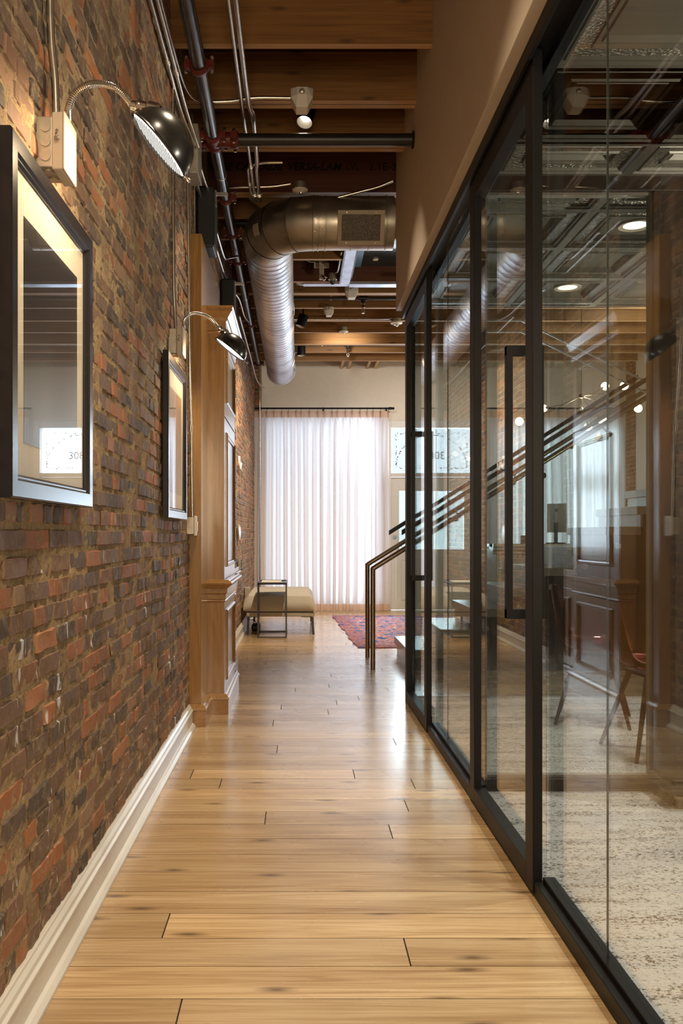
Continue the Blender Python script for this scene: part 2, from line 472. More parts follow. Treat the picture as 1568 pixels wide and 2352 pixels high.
def carpet_mat():
    m, t, b = nt('flecked_carpet')
    n = noise(t, coords(t, (85, 120, 60)), 1.0, 4, .7)
    n2 = noise(t, coords(t, (2.0, 12, 5)), 1.0, 3)
    f = math_(t, 'ADD', n.outputs[0], math_(t, 'MULTIPLY', math_(t, 'SUBTRACT', n2.outputs[0], .5), .38))
    r = ramp(t, f, [(.36, (.09, .08, .07)), (.415, (.16, .145, .125)), (.435, (.56, .53, .48)), (.62, (.68, .655, .61))])
    L(t, r.outputs[0], b.inputs['Base Color']); b.inputs['Roughness'].default_value = .95
    b.inputs['Specular IOR Level'].default_value = .1
    bump(t, b, noise(t, coords(t, (1, 2, 1)), 260, 2).outputs[0], .8, .006); return m
carpetm = carpet_mat()

def tin_mats():
    m, t, b = nt('pressed_tin'); b.inputs['Base Color'].default_value = (.15, .142, .115, 1)
    b.inputs['Metallic'].default_value = .35; b.inputs['Roughness'].default_value = .34
    bump(t, b, noise(t, coords(t), 260, 1).outputs[0], .12, .001)
    m2, t, b = nt('hammered_tin'); b.inputs['Base Color'].default_value = (.36, .35, .30, 1)
    b.inputs['Metallic'].default_value = .85; b.inputs['Roughness'].default_value = .25
    vo = N(t, 'ShaderNodeTexVoronoi'); vo.inputs['Scale'].default_value = 70; L(t, coords(t), vo.inputs['Vector'])
    bump(t, b, vo.outputs['Distance'], .9, .010)
    return m, m2
tinm, hammerm = tin_mats()

def curtain_mat(name, col, tcol, w):
    m, t, b = nt(name); t.nodes.remove(b); out = t.nodes['Material Output']
    d = N(t, 'ShaderNodeBsdfDiffuse'); d.inputs[0].default_value = (*col, 1)
    r = ramp(t, noise(t, coords(t, (60, 60, 1.5)), 1, 2).outputs[0], [(.3, tuple(c*.93 for c in tcol)), (.7, tcol)])
    tl = N(t, 'ShaderNodeBsdfTranslucent'); L(t, r.outputs[0], tl.inputs[0])
    x = N(t, 'ShaderNodeMixShader'); x.inputs[0].default_value = w
    L(t, d.outputs[0], x.inputs[1]); L(t, tl.outputs[0], x.inputs[2]); L(t, x.outputs[0], out.inputs[0]); return m
sheer = curtain_mat('sheer_curtain', (.76, .68, .64), (.90, .88, .92), .44)
hemm = curtain_mat('curtain_heading', (.72, .54, .42), (.70, .48, .38), .30)

def rug_mat():
    m, t, b = nt('woven_rug')
    v = coords(t)
    n = noise(t, coords(t, (6.5, 4.5, 1)), 1.2, 3, .6)
    base = ramp(t, n.outputs[0], [(.0, (.05, .08, .30)), (.40, (.12, .24, .62)), (.455, (.72, .48, .42)), (.485, (.72, .26, .15)), (.53, (.14, .26, .62)), (.57, (.62, .18, .16)), (.62, (.72, .58, .52))], 'CONSTANT')
    a = N(t, 'ShaderNodeAttribute', attribute_name='edge')
    bd = ramp(t, a.outputs['Fac'], [(0, (.26, .05, .06)), (.06, (.55, .40, .32)), (.08, (.30, .06, .06)), (.19, (.10, .12, .30)), (.22, (.50, .16, .08)), (.25, (.5, .16, .08))], 'CONSTANT')
    msk = ramp(t, a.outputs['Fac'], [(0, (.55,)*3), (.22, (.40,)*3), (.26, (0, 0, 0))])
    L(t, mix(t, msk.outputs[0], base.outputs[0], bd.outputs[0]), b.inputs['Base Color'])
    b.inputs['Roughness'].default_value = .95; bump(t, b, noise(t, v, 300, 2).outputs[0], .5, .004); return m
rugm = rug_mat()

# ================================================================== SETTING
XB = -.666            # brick wall face
YF = 13.90            # street wall
YG = 6.40             # end of the glass rooms
XG = .818             # glass plane
XR = 5.12             # far right wall
ZJ = 3.75             # joist underside
ZT = 2.85             # tin ceiling

# ---- floor: planks run across the corridor
PW = .1705; Y0 = 2.269
rows = {-1: [-.293], 1: [.310], 2: [-.3965], 7: [.370], 8: [-.1335], 9: [.474], 11: [-.365, .547], 12: [-.52, .278], 15: [-.112], 16: [.5535],
        19: [-.152], 21: [.204], 22: [-.112], 23: [.275], 24: [.44], 26: [-.017, .685], 0: [], 3: [], 4: [], 5: [], 6: [], 10: [], 13: [], 14: [], 17: [], 18: [], 20: [], 25: []}
vs = []; fs = []; rn = []
def plank(x0, x1, y0, y1):
    n = len(vs); g = .0011
    vs.extend([(x0+g, y0+g, 0), (x1-g, y0+g, 0), (x1-g, y1-g, 0), (x0+g, y1-g, 0)]); fs.append((n, n+1, n+2, n+3)); rn.append(random.random())
k = int((-2.6-Y0)/PW)
while Y0+k*PW < YF+.1:
    y0 = Y0+k*PW; y1 = y0+PW
    xe = .80 if y0 < YG-.02 else XR
    js = list(rows[k]) if k in rows else []
    if k not in rows:
        x = -.6+random.random()*1.6
        while x < xe-.2: js.append(x); x += random.uniform(.9, 1.9)
    elif y0 >= YG-.02:
        x = max(js+[0])+random.uniform(.8, 1.4)
        while x < xe-.2: js.append(x); x += random.uniform(.9, 1.9)
    xs = [XB-.02]+sorted(js)+[xe]
    for a, b_ in zip(xs[:-1], xs[1:]): plank(a+(.0009 if a > -.6 else 0), b_-.0009, y0, y1)
    k += 1
nf = len(fs)
n = len(vs)
vs += [(XB-.02, -2.7, -.004), (XR, -2.7, -.004), (XR, YF+.1, -.004), (XB-.02, YF+.1, -.004)]
fs.append((n, n+1, n+2, n+3)); rn.append(.5)
me = bpy.data.meshes.new('floor'); me.from_pydata(vs, [], fs)
me.materials.append(floorm); me.materials.append(gapm)
me.polygons[nf].material_index = 1
at = me.attributes.new('rnd', 'FLOAT', 'FACE'); at.data.foreach_set('value', rn)
fl = bpy.data.objects.new('floor', me); C.objects.link(fl); fl['kind'] = 'structure'

# ---- brick wall on the left
rng = np.random.default_rng(7)
_lat = rng.random((512, 512))
def vnoise(y, z, s):
    a = y*s+100; b = z*s+100
    i = np.floor(a).astype(int); j = np.floor(b).astype(int); fx = a-i; fy = b-j
    fx = fx*fx*(3-2*fx); fy = fy*fy*(3-2*fy)
    g = lambda p, q: _lat[(p) % 512, (q) % 512]
    return (g(i, j)*(1-fx)+g(i+1, j)*fx)*(1-fy)+(g(i, j+1)*(1-fx)+g(i+1, j+1)*fx)*fy
def brick_wall(name, ya, yb, za, zb, xf, sgn=1, plane='x', course=.0667, mortar=True):
    V = []; F = []; R = []
    nu, nv = 9, 5
    z = za; row = 0; cnt = 0
    while z < zb:
        y = ya-rng.random()*.2
        hdr = row % 4 == 2
        while y < yb:
            Lb = (.098 if (hdr or rng.random() < .34) else .200)+rng.normal()*.004
            a0, a1 = max(y, ya), min(y+Lb, yb)
            if a1-a0 > .02:
                gy = .0056; gz = .0074
                ft = np.concatenate([[0, .035], np.linspace(.16, .84, nu-4), [.965, 1]]); fz = np.array([0, .07, .5, .93, 1]); uu = a0+gy+(a1-a0-2*gy)*ft; zz = z+gz+(min(z+course, zb+.01)-z-2*gz)*fz
                U, Z = np.meshgrid(uu, zz)
                U = U.copy(); Z = Z.copy()
                e = np.minimum(np.minimum(np.arange(nu), np.arange(nu)[::-1])[None, :]*1.0, np.minimum(np.arange(nv), np.arange(nv)[::-1])[:, None]*1.0)
                jit = (e < 1)
                wz = (vnoise(U, Z*0, 1.3)-.5)*.012
                U += (rng.random(U.shape)-.5)*.0050; Z += (rng.random(Z.shape)-.5)*.0040+wz
                d = rng.normal()*.0022+(vnoise(U, Z, 31)-.5)*.007+(vnoise(U, Z, 90)-.5)*.003
                d = d-np.where(e < 1, .0075, 0)
                tilt = rng.normal()*.012
                d = d+(U-U.mean())*tilt
                n0 = cnt
                V.append(np.stack([xf+sgn*d, U, Z], -1).reshape(-1, 3)); cnt += nu*nv
                rb = rng.random()
                for i in range(nv-1):
                    for j in range(nu-1):
                        q = n0+i*nu+j; F.append((q, q+1, q+nu+1, q+nu)); R.append(rb)
            y += Lb
        z += course; row += 1
    nb = len(F)
    # mortar bed, slumped and rough
    if mortar:
        my = int((yb-ya)/.022)+1; mz = int((zb-za)/.0134)+1
        uu = np.linspace(ya, yb, my); zz = np.linspace(za, zb, mz); U, Z = np.meshgrid(uu, zz)
        d = -.0040+(vnoise(U, Z, 45)-.5)*.006+(vnoise(U, Z, 6)-.5)*.006+(rng.random(U.shape)-.5)*.003
        V.append(np.stack([xf+sgn*d, U, Z], -1).reshape(-1, 3))
        idx = (np.arange(mz-1)[:, None]*my+np.arange(my-1)[None, :]).reshape(-1)+cnt
        F += [(q, q+1, q+my+1, q+my) for q in idx.tolist()]; R += [.5]*len(idx)
    V = np.concatenate(V)
    if plane == 'y': V = V[:, [1, 0, 2]]
    me = bpy.data.meshes.new(name)
    me.from_pydata(V.tolist(), [], F)
    me.materials.append(brickm); me.materials.append(mortarm)
    mi = np.zeros(len(F), dtype=np.int32); mi[nb:] = 1
    me.polygons.foreach_set('material_index', mi)
    me.polygons.foreach_set('use_smooth', [True]*len(F))
    at = me.attributes.new('rnd', 'FLOAT', 'FACE'); at.data.foreach_set('value', R)
    me.set_sharp_from_angle(angle=math.radians(34))
    o = bpy.data.objects.new(name, me); C.objects.link(o); o['kind'] = 'structure'
    return o
brick_wall('wall_left', 1.45, YF, 0.0, 4.02, XB)
b = MB(); b.box(XB-.25, XB-.016, -2.7, YF+.2, -.1, 4.4); struct('wall_left_backing', b, mortarm)
brick_wall('wall_left_near', -2.6, 1.45, 0.0, 4.02, XB-.004)

# ---- back wall, deck, street wall, right wall
b = MB(); b.box(XB-.1, XR+.1, -2.75, -2.6, 0, 4.3); struct('wall_back', b, plaster)
b = MB(); b.box(XB-.1, XR+.1, -2.75, YF+.2, 4.05, 4.2); struct('ceiling_deck', b, joistd)

def wall_with_holes(name, x0, x1, z0, z1, y0, y1, holes, mat):
    xs = sorted({x0, x1} | {h[0] for h in holes} | {h[1] for h in holes}); zs = sorted({z0, z1} | {h[2] for h in holes} | {h[3] for h in holes})
    m = MB()
    for a, c in zip(xs[:-1], xs[1:]):
        for d, e in zip(zs[:-1], zs[1:]):
            mx, mz = (a+c)/2, (d+e)/2
            if any(h[0] < mx < h[1] and h[2] < mz < h[3] for h in holes): continue
            m.box(a, c, y0, y1, d, e)
    return struct(name, m, mat)
WN = (-.53, 1.32, .10, 3.02)           # window behind the left curtain
DR = (1.42, 2.76, 0, 2.92)             # street door and transom
BW = (3.05, 5.00, .12, 2.90)           # bay window behind the right curtain
wall_with_holes('wall_far', -.56, XR, 0, 4.05, YF, YF+.18, [WN, DR, BW], plasterw)
brick_wall('trim_2', XB-.02, -.56, 0, 4.0, YF-.01, -1, 'y')
b = MB(); b.box(XB-.05, -.555, YF+.012, YF+.18, 0, 4.05); struct('trim_3', b, mortarm)
brick_wall('wall_right_brick', 13.25, YF, 0, 4.0, XR-.01, -1)
b = MB(); b.box(XR, XR+.15, -2.7, YF+.2, 0, 4.1).box(XR-.10, XR+.02, YG+.1, 13.25, 0, 4.05); struct('wall_right', b, plasterw)

# windows (bright daylight panes behind the curtains)
def window(name, hole, mull):
    x0, x1, z0, z1 = hole; m = MB(); t = .06
    m.box(x0, x0+t, YF+.04, YF+.12, z0, z1).box(x1-t, x1, YF+.04, YF+.12, z0, z1).box(x0+t, x1-t, YF+.04, YF+.12, z0, z0+t).box(x0+t, x1-t, YF+.04, YF+.12, z1-t, z1)
    for x in mull: m.box(x-.03, x+.03, YF+.05, YF+.11, z0+t, z1-t)
    r = struct(name, m, ivory)
    g = MB(); g.box(x0+t, x1-t, YF+.078, YF+.084, z0+t, z1-t); g.build('window_pane', glass, r)
    return r
window('window_1', WN, [.395]); window('window_2', BW, [4.02])

# street door with glass panel, transom above
dr = thing('door_1', None, None, (2.09, YF+.05, 0), kind='structure')
x0, x1 = DR[0], DR[1]
m = MB(); m.box(x0-.055, x0+.035, YF-.035, YF+.12, 0, 2.95).box(x1-.035, x1+.055, YF-.035, YF+.12, 0, 2.95).box(x0+.035, x1-.035, YF-.035, YF+.12, 2.84, 2.95)
m.box(x0+.035, x1-.035, YF-.02, YF+.12, 2.08, 2.14)
m.build('door_frame', ivory, dr, bevel=.006)
a0, a1 = x0+.04, x1-.04; g0, g1, gz0, gz1 = a0+.125, a1-.125, .95, 1.86
m = MB(); ys = (YF+.03, YF+.08)
m.box(a0, g0, *ys, .012, 2.075).box(g1, a1, *ys, .012, 2.075).box(g0, g1, *ys, .012, gz0).box(g0, g1, *ys, gz1, 2.075)
m.build('door_leaf', ivory, dr)
m = MB()
for (xa, xb) in ((a0+.16, a0+.56), (a0+.70, a1-.16)):
    for (p, q, r_, s_) in ((xa, xb, .78, .80), (xa, xb, .16, .18)): m.box(p, q, YF+.022, YF+.03, r_, s_)
    m.box(xa, xa+.02, YF+.022, YF+.03, .18, .78).box(xb-.02, xb, YF+.022, YF+.03, .18, .78)
m.build('raised_panel', ivory, dr)
m = MB(); m.box(g0, g1, YF+.052, YF+.058, gz0, gz1); m.build('door_glass', glass, dr)
m = MB(); m.box(x0+.035, x1-.035, YF+.05, YF+.056, 2.14, 2.84); m.build('transom_glass', glass, dr)
m = MB(); m.cyl((a0+.06, YF+.03, 1.0), (a0+.06, YF-.02, 1.0), .012).cyl((a0+.06, YF-.02, 1.0), (a0+.17, YF-.02, 1.0), .010).cyl((a0+.06, YF+.03, 1.14), (a0+.06, YF+.018, 1.14), .03)
m.build('door_handle', chrome, dr, smooth=True)
# frosted ornament on the transom: border and arch, house number seen from inside
m = MB(); ym = YF+.046
rr = random.Random(3)
def flecks(p0, p1, n, w):
    for i in range(n):
        if rr.random() < .35: continue
        t_ = (i+.5)/n; x = p0[0]+(p1[0]-p0[0])*t_+rr.uniform(-w, w); z = p0[1]+(p1[1]-p0[1])*t_+rr.uniform(-w, w); r_ = rr.uniform(.004, .011)
        m.cyl((x, ym, z), (x, ym+.003, z), r_, 6)
flecks((x0+.12, 2.76), (x1-.12, 2.76), 60, .012); flecks((x0+.12, 2.22), (x1-.12, 2.22), 60, .010); flecks((x0+.12, 2.22), (x0+.12, 2.76), 26, .012); flecks((x1-.12, 2.22), (x1-.12, 2.76), 26, .012)
ap = [((x0+x1)/2+.55*math.cos(a), 2.24+.50*math.sin(a)) for a in [PI*i/18 for i in range(19)]]
for p, q in zip(ap[:-1], ap[1:]): flecks(p, q, 7, .007)
m.build('etched_ornament', pm('etched_pattern', (.10, .12, .10), .7), dr)
Mx = Matrix.Translation((2.30, YF+.045, 2.36)) @ Matrix.Rotation(PI, 4, 'Z') @ Matrix.Rotation(PI/2, 4, 'X')
add_text('house_number', '308', .17, Mx, pm('frosted_number', (.25, .25, .24), .7), dr, extrude=.001)

# pavement outside
b = MB(); b.box(-12, 16, YF+.2, 40, -.25, -.12); struct('ground', b, concrete)

# ---- glazed rooms on the right: tin ceiling, partition, carpet
def tin_ceiling(name, ys, xs):
    m = MB(); hl = .305
    prof = [(0, 0), (.022, 0), (.026, .010), (.036, .010), (.040, .004), (.047, .004), (.052, .016), (.105, .016), (.110, .008), (.118, .008), (.122, .020), (.134, .020), (.138, .014), (.148, .034), (.305, .034)]
    for cy, hy in ys:
        for cx in xs:
            ring = []
            for (ins, dz) in prof[:-1]:
                w = hl-ins; v_ = max(hy-ins, .01); ring.append([(cx-w, cy-v_, ZT-.034+dz), (cx+w, cy-v_, ZT-.034+dz), (cx+w, cy+v_, ZT-.034+dz), (cx-w, cy+v_, ZT-.034+dz)])
            for i in range(len(ring)-1):
                mi = 1 if i == 6 else 0
                for k in range(4):
                    q = (k+1) % 4
                    m.add([ring[i][k], ring[i][q], ring[i+1][q], ring[i+1][k]], [(0, 1, 2, 3)], mi)
            m.add(ring[-1], [(0, 1, 2, 3)], 0)
    y_a = min(c-h for c, h in ys); y_b = max(c+h for c, h in ys); m.box(.83, .886, y_a, y_b, ZT-.033, ZT)
    return struct(name, m, [tinm, hammerm])
xs = [.9255-.31+.305+.61*i+(-.03) for i in range(7)]
xs = [1.4955-.305+.61*i for i in range(0, 6)]
tin_ceiling('ceiling_near_room', [(3.13+.305+.61*i, .305) for i in range(-9, 2)][:-1]+[(3.435, .305), (3.905, .165)], xs)
tin_ceiling('ceiling_second_room', [(4.3725-.02, .16)]+[(4.51+.30+.605*i, .3025) for i in range(3)]+[(6.37, .045)], xs)
b = MB(); b.box(.83, XR+.02, -2.6, YG, ZT+.002, ZT+.10); struct('ceiling_rooms_slab', b, plaster)
b = MB(); b.box(.83, XR-.1, -2.6, 6.44, .001, .009); struct('floor_carpet', b, carpetm)
# soffit wall above the glass
b = MB(); b.box(.706, .83, -2.6, YG, 2.783, 4.05); b.box(.83, XR, YG-.12, YG, ZT+.1, 4.05); struct('wall_soffit', b, plaster, bevel=.002)
# cross partition with a glazed opening
b = MB(); PY0, PY1 = 4.07, 4.16
b.box(.83, XR, PY0, PY1, 2.75, ZT).box(.83, .857, PY0, PY1, 0, 2.75).box(1.625, XR, PY0, PY1, 0, 2.75).box(.857, 1.625, PY0, PY1, .0, .066)
struct('wall_partition', b, darkw, bevel=.002)
b = MB(); b.box(.857, 1.625, PY0+.04, PY0+.048, .066, 2.75); struct('window_3', b, glass)
b = MB()
for (x0_, x1_, z0_, z1_) in ((.857, .869, .066, 2.75), (1.613, 1.625, .066, 2.75), (.869, 1.613, .066, .078), (.869, 1.613, 2.738, 2.75)): b.box(x0_, x1_, PY0+.025, PY0+.063, z0_, z1_)
struct('trim_1', b, pm('glazing_bead', (.20, .18, .15), .4))
# glass end wall of the rooms
b = MB()
b.box(.84, 2.0, YG+.03, YG+.038, .02, ZT-.01).box(2.004, 3.2, YG+.03, YG+.038, .02, ZT-.01).box(3.204, XR-.1, YG+.03, YG+.038, .02, ZT-.01)
struct('window_4', b, glass)
b = MB(); b.box(.84, XR-.1, YG+.02, YG+.048, .0, .02); struct('trim_4', b, pm('floor_channel', (.6, .6, .58), .3, .8))

# ---- baseboards
def baseboard(name, y0, y1, xw=XB, s=1):
    P = [(0, 0), (.050, 0), (.050, .012), (.040, .024), (.030, .030), (.030, .096), (.034, .100), (.034, .106), (.026, .112), (.024, .124), (.016, .134), (.014, .142), (0, .142)]
    m = MB(); m.sweep([(xw+s*p[0]-.006, y0, p[1]) for p in P], [(0, 0, 0), (0, y1-y0, 0)])
    return struct(name, m, whitep, bevel=.0015)
baseboard('baseboard_left', -2.6, 5.46); baseboard('baseboard_far', 7.77, YF)
b = MB(); b.box(XR-.12, XR-.10, YG+.1, 13.2, 0, .14); struct('baseboard_right', b, whitep)

# ---- sliding glass front
def glassdoor(name, y0, y1, hy, kindlabel):
    """sliding door leaf: stiles, rails, pane, pull handle on both faces"""
    r = thing(name, None, None, (XG, (y0+y1)/2, 0), kind='structure')
    xa, xb = .765, .797; w = .095
    m = MB(); m.box(xa, xb, y0, y0+w, .012, 2.765); m.build('stile', [blackm], r, bevel=.002)
    m = MB(); m.box(xa, xb, y1-w, y1, .012, 2.765); m.build('stile', [blackm], r, bevel=.002)
    m = MB(); m.box(xa, .814, y0+w, y1-w, .012, .082); m.build('bottom_rail', blackm, r, bevel=.002)
    m = MB(); m.box(xa, .814, y0+w, y1-w, 2.637, 2.765); m.build('top_rail', blackm, r, bevel=.002)
    m = MB(); m.box(.815, .820, y0+.01, y1-.01, .03, 2.75); m.build('glass_pane', glass, r)
    for xh, xs_ in ((.757, .815), (.868, .820)):
        m = MB(); s_ = .0115; z0, z1 = .880, 1.855
        m.box(xh-s_, xh+s_, hy-.016, hy+.016, z0, z1)
        lo_, hi_ = min(xh, xs_), max(xh, xs_)
        m.box(lo_-(s_ if xh < xs_ else 0), hi_+(0 if xh < xs_ else s_), hy-.0161, hy+.0161, z0-.001, z0+.034).box(lo_-(s_ if xh < xs_ else 0), hi_+(0 if xh < xs_ else s_), hy-.0161, hy+.0161, z1-.034, z1+.001)
        m.build('door_handle', blackm, r, bevel=.0015)
    return r
glassdoor('door_2', 2.905, 3.965, 3.20, '')
glassdoor('door_3', 5.30, 6.345, 5.85, '')
def fixed(name, y0, y1, joints, label):
    r = thing(name, label, 'glass partition', (XG, (y0+y1)/2, 0))
    m = MB(); m.box(.770, .800, y0, y1, .0, .052).box(.796, .836, y0, y1, .0, .068); m.build('bottom_channel', blackm, r, bevel=.002)
    ys_ = [y0]+joints+[y1]
    for a, c in zip(ys_[:-1], ys_[1:]):
        m = MB(); m.box(XG-.0025, XG+.0025, a+.001, c-.001, .068, 2.767); m.build('glass_pane', glass, r)
    for j in joints:
        m = MB(); m.box(XG-.0027, XG+.0027, j-.001, j+.001, .068, 2.767); m.build('silicone_joint', pm('smoky_joint', (.10, .12, .11), .3), r)
    return r
fixed('glass_partition', -1.4, 2.90, [1.0, 2.355], 'nearest fixed glass panel with a fine vertical joint, right edge of photo')
fixed('glass_partition', 3.97, 5.29, [4.86], 'fixed glass panel between the two black sliding doors')
b = MB(); b.box(.748, .84, -2.6, YG+.01, 2.768, 2.7825).box(.748, .762, -2.6, YG+.01, 2.728, 2.768).box(.826, .84, -2.6, YG+.01, 2.728, 2.768)
b.box(.84, .86, -2.6, YG+.01, 2.728, ZT)
top('door_track', b, blackm, 'long black overhead track carrying the sliding glass doors', 'door track', bevel=.0015)
b = MB()
for (y0_, y1_) in ((3.955, 3.99), (5.27, 5.30)): b.box(.778, .836, y0_, y1_, 0, 2.768)
b2 = MB(); b2.box(.770, .836, 6.35, 6.385, 0, 2.768)
top('door_mullion', b2, blackm, 'black end post of the glass front, farthest from camera', 'mullion')

# ================================================================== CEILING: joists, beams
def fit_text(txt, x0, x1, y, z, size, par, **k):
    me = text_mesh(txt, size, **k); w = max(v.co.x for v in me.vertices)
    M = Matrix.Translation((x0, y, z)) @ Matrix.Rotation(PI/2, 4, 'X') @ Matrix.Diagonal(((x1-x0)/w, 1, 1, 1))
    me.transform(par.matrix_basis.inverted() @ M); me.materials.clear(); me.materials.append(inkm)
    o = bpy.data.objects.new('stamped_lettering', me); C.objects.link(o); o.parent = par
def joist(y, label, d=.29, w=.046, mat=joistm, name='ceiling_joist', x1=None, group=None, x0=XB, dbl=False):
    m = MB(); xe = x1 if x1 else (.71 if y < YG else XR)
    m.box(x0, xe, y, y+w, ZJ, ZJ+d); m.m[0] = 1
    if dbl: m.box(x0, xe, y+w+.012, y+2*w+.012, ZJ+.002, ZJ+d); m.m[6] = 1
    return top(name, m, [mat, jedge_lit], label, 'joist', group)
ordn = ['nearest wooden ceiling joist with dark knots, top edge of photo', 'second wooden joist, carrying the near conduit and wedge sensor', 'third wooden joist, just behind the black branch pipe']
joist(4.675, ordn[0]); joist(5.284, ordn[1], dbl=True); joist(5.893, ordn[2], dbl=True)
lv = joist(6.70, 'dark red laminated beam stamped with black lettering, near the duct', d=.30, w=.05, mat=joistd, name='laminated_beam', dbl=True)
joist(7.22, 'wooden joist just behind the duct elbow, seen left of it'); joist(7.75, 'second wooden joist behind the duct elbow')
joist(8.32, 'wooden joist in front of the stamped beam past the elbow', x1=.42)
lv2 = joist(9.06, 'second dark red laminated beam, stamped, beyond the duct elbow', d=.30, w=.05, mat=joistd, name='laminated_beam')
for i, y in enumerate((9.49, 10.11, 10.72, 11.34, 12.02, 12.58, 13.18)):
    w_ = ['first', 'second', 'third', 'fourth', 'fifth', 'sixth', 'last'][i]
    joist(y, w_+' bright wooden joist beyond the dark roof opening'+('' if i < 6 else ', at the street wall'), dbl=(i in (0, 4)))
fit_text('BOISE CASCADE', -.702, -.105, 6.698, 3.915, .080, lv, bold=.002, shear=.25, extrude=.0006)
fit_text('VERSA-LAM', -.080, .335, 6.698, 3.915, .080, lv, bold=.002, shear=.25, extrude=.0006)
fit_text('LVL', .366, .464, 6.698, 3.915, .080, lv, extrude=.0006)
fit_text('2.1E-3', .532, .742, 6.698, 3.915, .080, lv, extrude=.0006)
fit_text('2.1E', .035, .165, 9.058, 3.875, .085, lv2, bold=.001, extrude=.0006)

# framing blocks near the street wall
for i, (x, y0_, y1_) in enumerate(((.68, 13.23, 13.88), (1.20, 13.23, 13.88), (.79, 13.3, 13.9), (1.08, 13.3, 13.9))):
    m = MB(); m.box(x-.02, x+.02, y0_, y1_, 3.76, 3.84 if i < 2 else 3.80)
    top('framing_block', m, blockm, 'pale raw framing block above the street wall, '+['left outer one', 'right outer one', 'left inner one', 'right inner one'][i], 'wood block', 'framing blocks over the street wall')

# roof opening trimmed in galvanised flashing
r = thing('roof_hatch', 'dark recessed roof opening edged with galvanised flashing, above the vent duct', 'roof opening', (1.2, 8.4, 3.75))
m = MB(); m.box(.43, .53, 7.42, 9.10, 3.735, 3.76).box(.425, .435, 7.42, 9.10, 3.735, 4.0); m.build('side_flashing', galvs, r)
m = MB(); m.box(.06, .53, 9.10, 9.19, 3.735, 3.755).box(.53, 2.2, 9.07, 9.19, 3.725, 3.75); m.build('edge_flashing', galvs, r)
m = MB(); m.box(.53, 2.2, 9.10, 9.14, 3.75, 3.91).box(.53, .55, 7.42, 9.1, 3.76, 4.0); m.build('fascia', shaftb, r)
m = MB(); m.box(.55, 2.2, 7.3, 9.1, 3.905, 3.925); m.build('recess_panel', tealm, r)
m = MB(); m.box(.63, 2.2, 9.08, 9.10, 3.895, 3.905); m.build('panel_edge', pm('pale_panel_edge', (.5, .55, .5), .4), r)
m = MB(); m.box(.57, .64, 7.5, 9.06, 3.896, 3.904); m.build('blue_reveal', bluep, r)
m = MB(); m.lathe([(.0, -.012), (.026, -.010), (.029, 0)], (.77, 8.82, 3.903), n=20); m.build('sensor_cap', whitepl, r, smooth=True)

# ================================================================== SERVICES
a_ = H
# sprinkler main
def px(p, y, Y): return Vector(((p-683)*Y/2050, Y, H+(1228-y)*Y/2050))
P0 = Vector((-.495, 3.3, H+2.395)); P1 = Vector((-.548, 12.6, H+2.405))
def onpipe(Y): return P0+(P1-P0)*((Y-P0.y)/(P1.y-P0.y))
main = thing('sprinkler_main', 'shiny black steel sprinkler pipe with red couplings running along the left wall', 'pipe', tuple(onpipe(6)))
cuts = [3.3, 4.56, 5.40, 6.36, 7.10, 7.80, 10.16, 12.5]
for c0, c1 in zip(cuts[:-1], cuts[1:]):
    m = MB(); m.cyl(onpipe(c0), onpipe(c1), .0375, 28); m.build('pipe_length', steelp, main, smooth=True)
def coupling(Y, root, bolts=True, p=None, d=None, w=.05):
    p = p or onpipe(Y); d = d or (P1-P0).normalized(); u = Vector((1, 0, 0)) if abs(d.x) < .5 else Vector((0, 1, 0)); v = d.cross(u).normalized(); u = v.cross(d)
    m = MB(); m.lathe([(.038, -w/2), (.045, -w/2), (.050, -w*.35), (.052, 0), (.050, w*.35), (.045, w/2), (.038, w/2)], p, d, 28)
    for s in (-1, 1):
        m.obox(p+u*s*.060, (u*.016, v*.008, d*w*.40))
        m.obox(p+u*s*.060+v*.014, (u*.015, v*.006, d*w*.40)).obox(p+u*s*.060-v*.014, (u*.015, v*.006, d*w*.40))
    o = m.build('coupling', redp, root, smooth=True)
    for s in (-1, 1):
        q = MB(); c = p+u*s*.066
        q.cyl(c-v*.042, c+v*.040, .0055, 8).cyl(c-v*.046, c-v*.030, .0095, 6).cyl(c+v*.026, c+v*.038, .0095, 6)
        q.build('bolt', chrome, o)
for Y in (4.56, 6.36, 7.10, 10.16, 12.5): coupling(Y, main)
coupling(7.80, main)
# tee
tp = onpipe(5.42)
m = MB(); m.cyl(tp-Vector((0, .06, 0)), tp+Vector((0, .06, 0)), .046, 24).cyl(tp, tp+Vector((.10, 0, 0)), .044, 24); m.build('tee', redp, main, smooth=True)
coupling(5.35, main, p=tp-Vector((0, .06, 0))); coupling(5.49, main, p=tp+Vector((0, .06, 0)))
for Y in (5.95, 9.0, 12.2):
    m = MB(); m.lathe([(.0378, -.004), (.040, -.004), (.040, .004), (.0378, .004)], onpipe(Y), (0, 1, 0), 24); m.build('pipe_ring', emt, main)
br = thing('sprinkler_branch', 'matte black branch pipe crossing the corridor from red tee to soffit wall', 'pipe', tuple(tp))
m = MB(); m.cyl(tp+Vector((.13, 0, 0)), Vector((.70, tp.y, tp.z)), .037, 28); m.build('pipe_length', steelb, br, smooth=True)
m = MB(); m.lathe([(.038, 0), (.050, 0), (.053, .008), (.038, .012)], (.705, tp.y, tp.z), (-1, 0, 0), 28); m.build('wall_flange', steelb, br, smooth=True)
coupling(0, br, p=tp+Vector((.125, 0, 0)), d=Vector((1, 0, 0)))
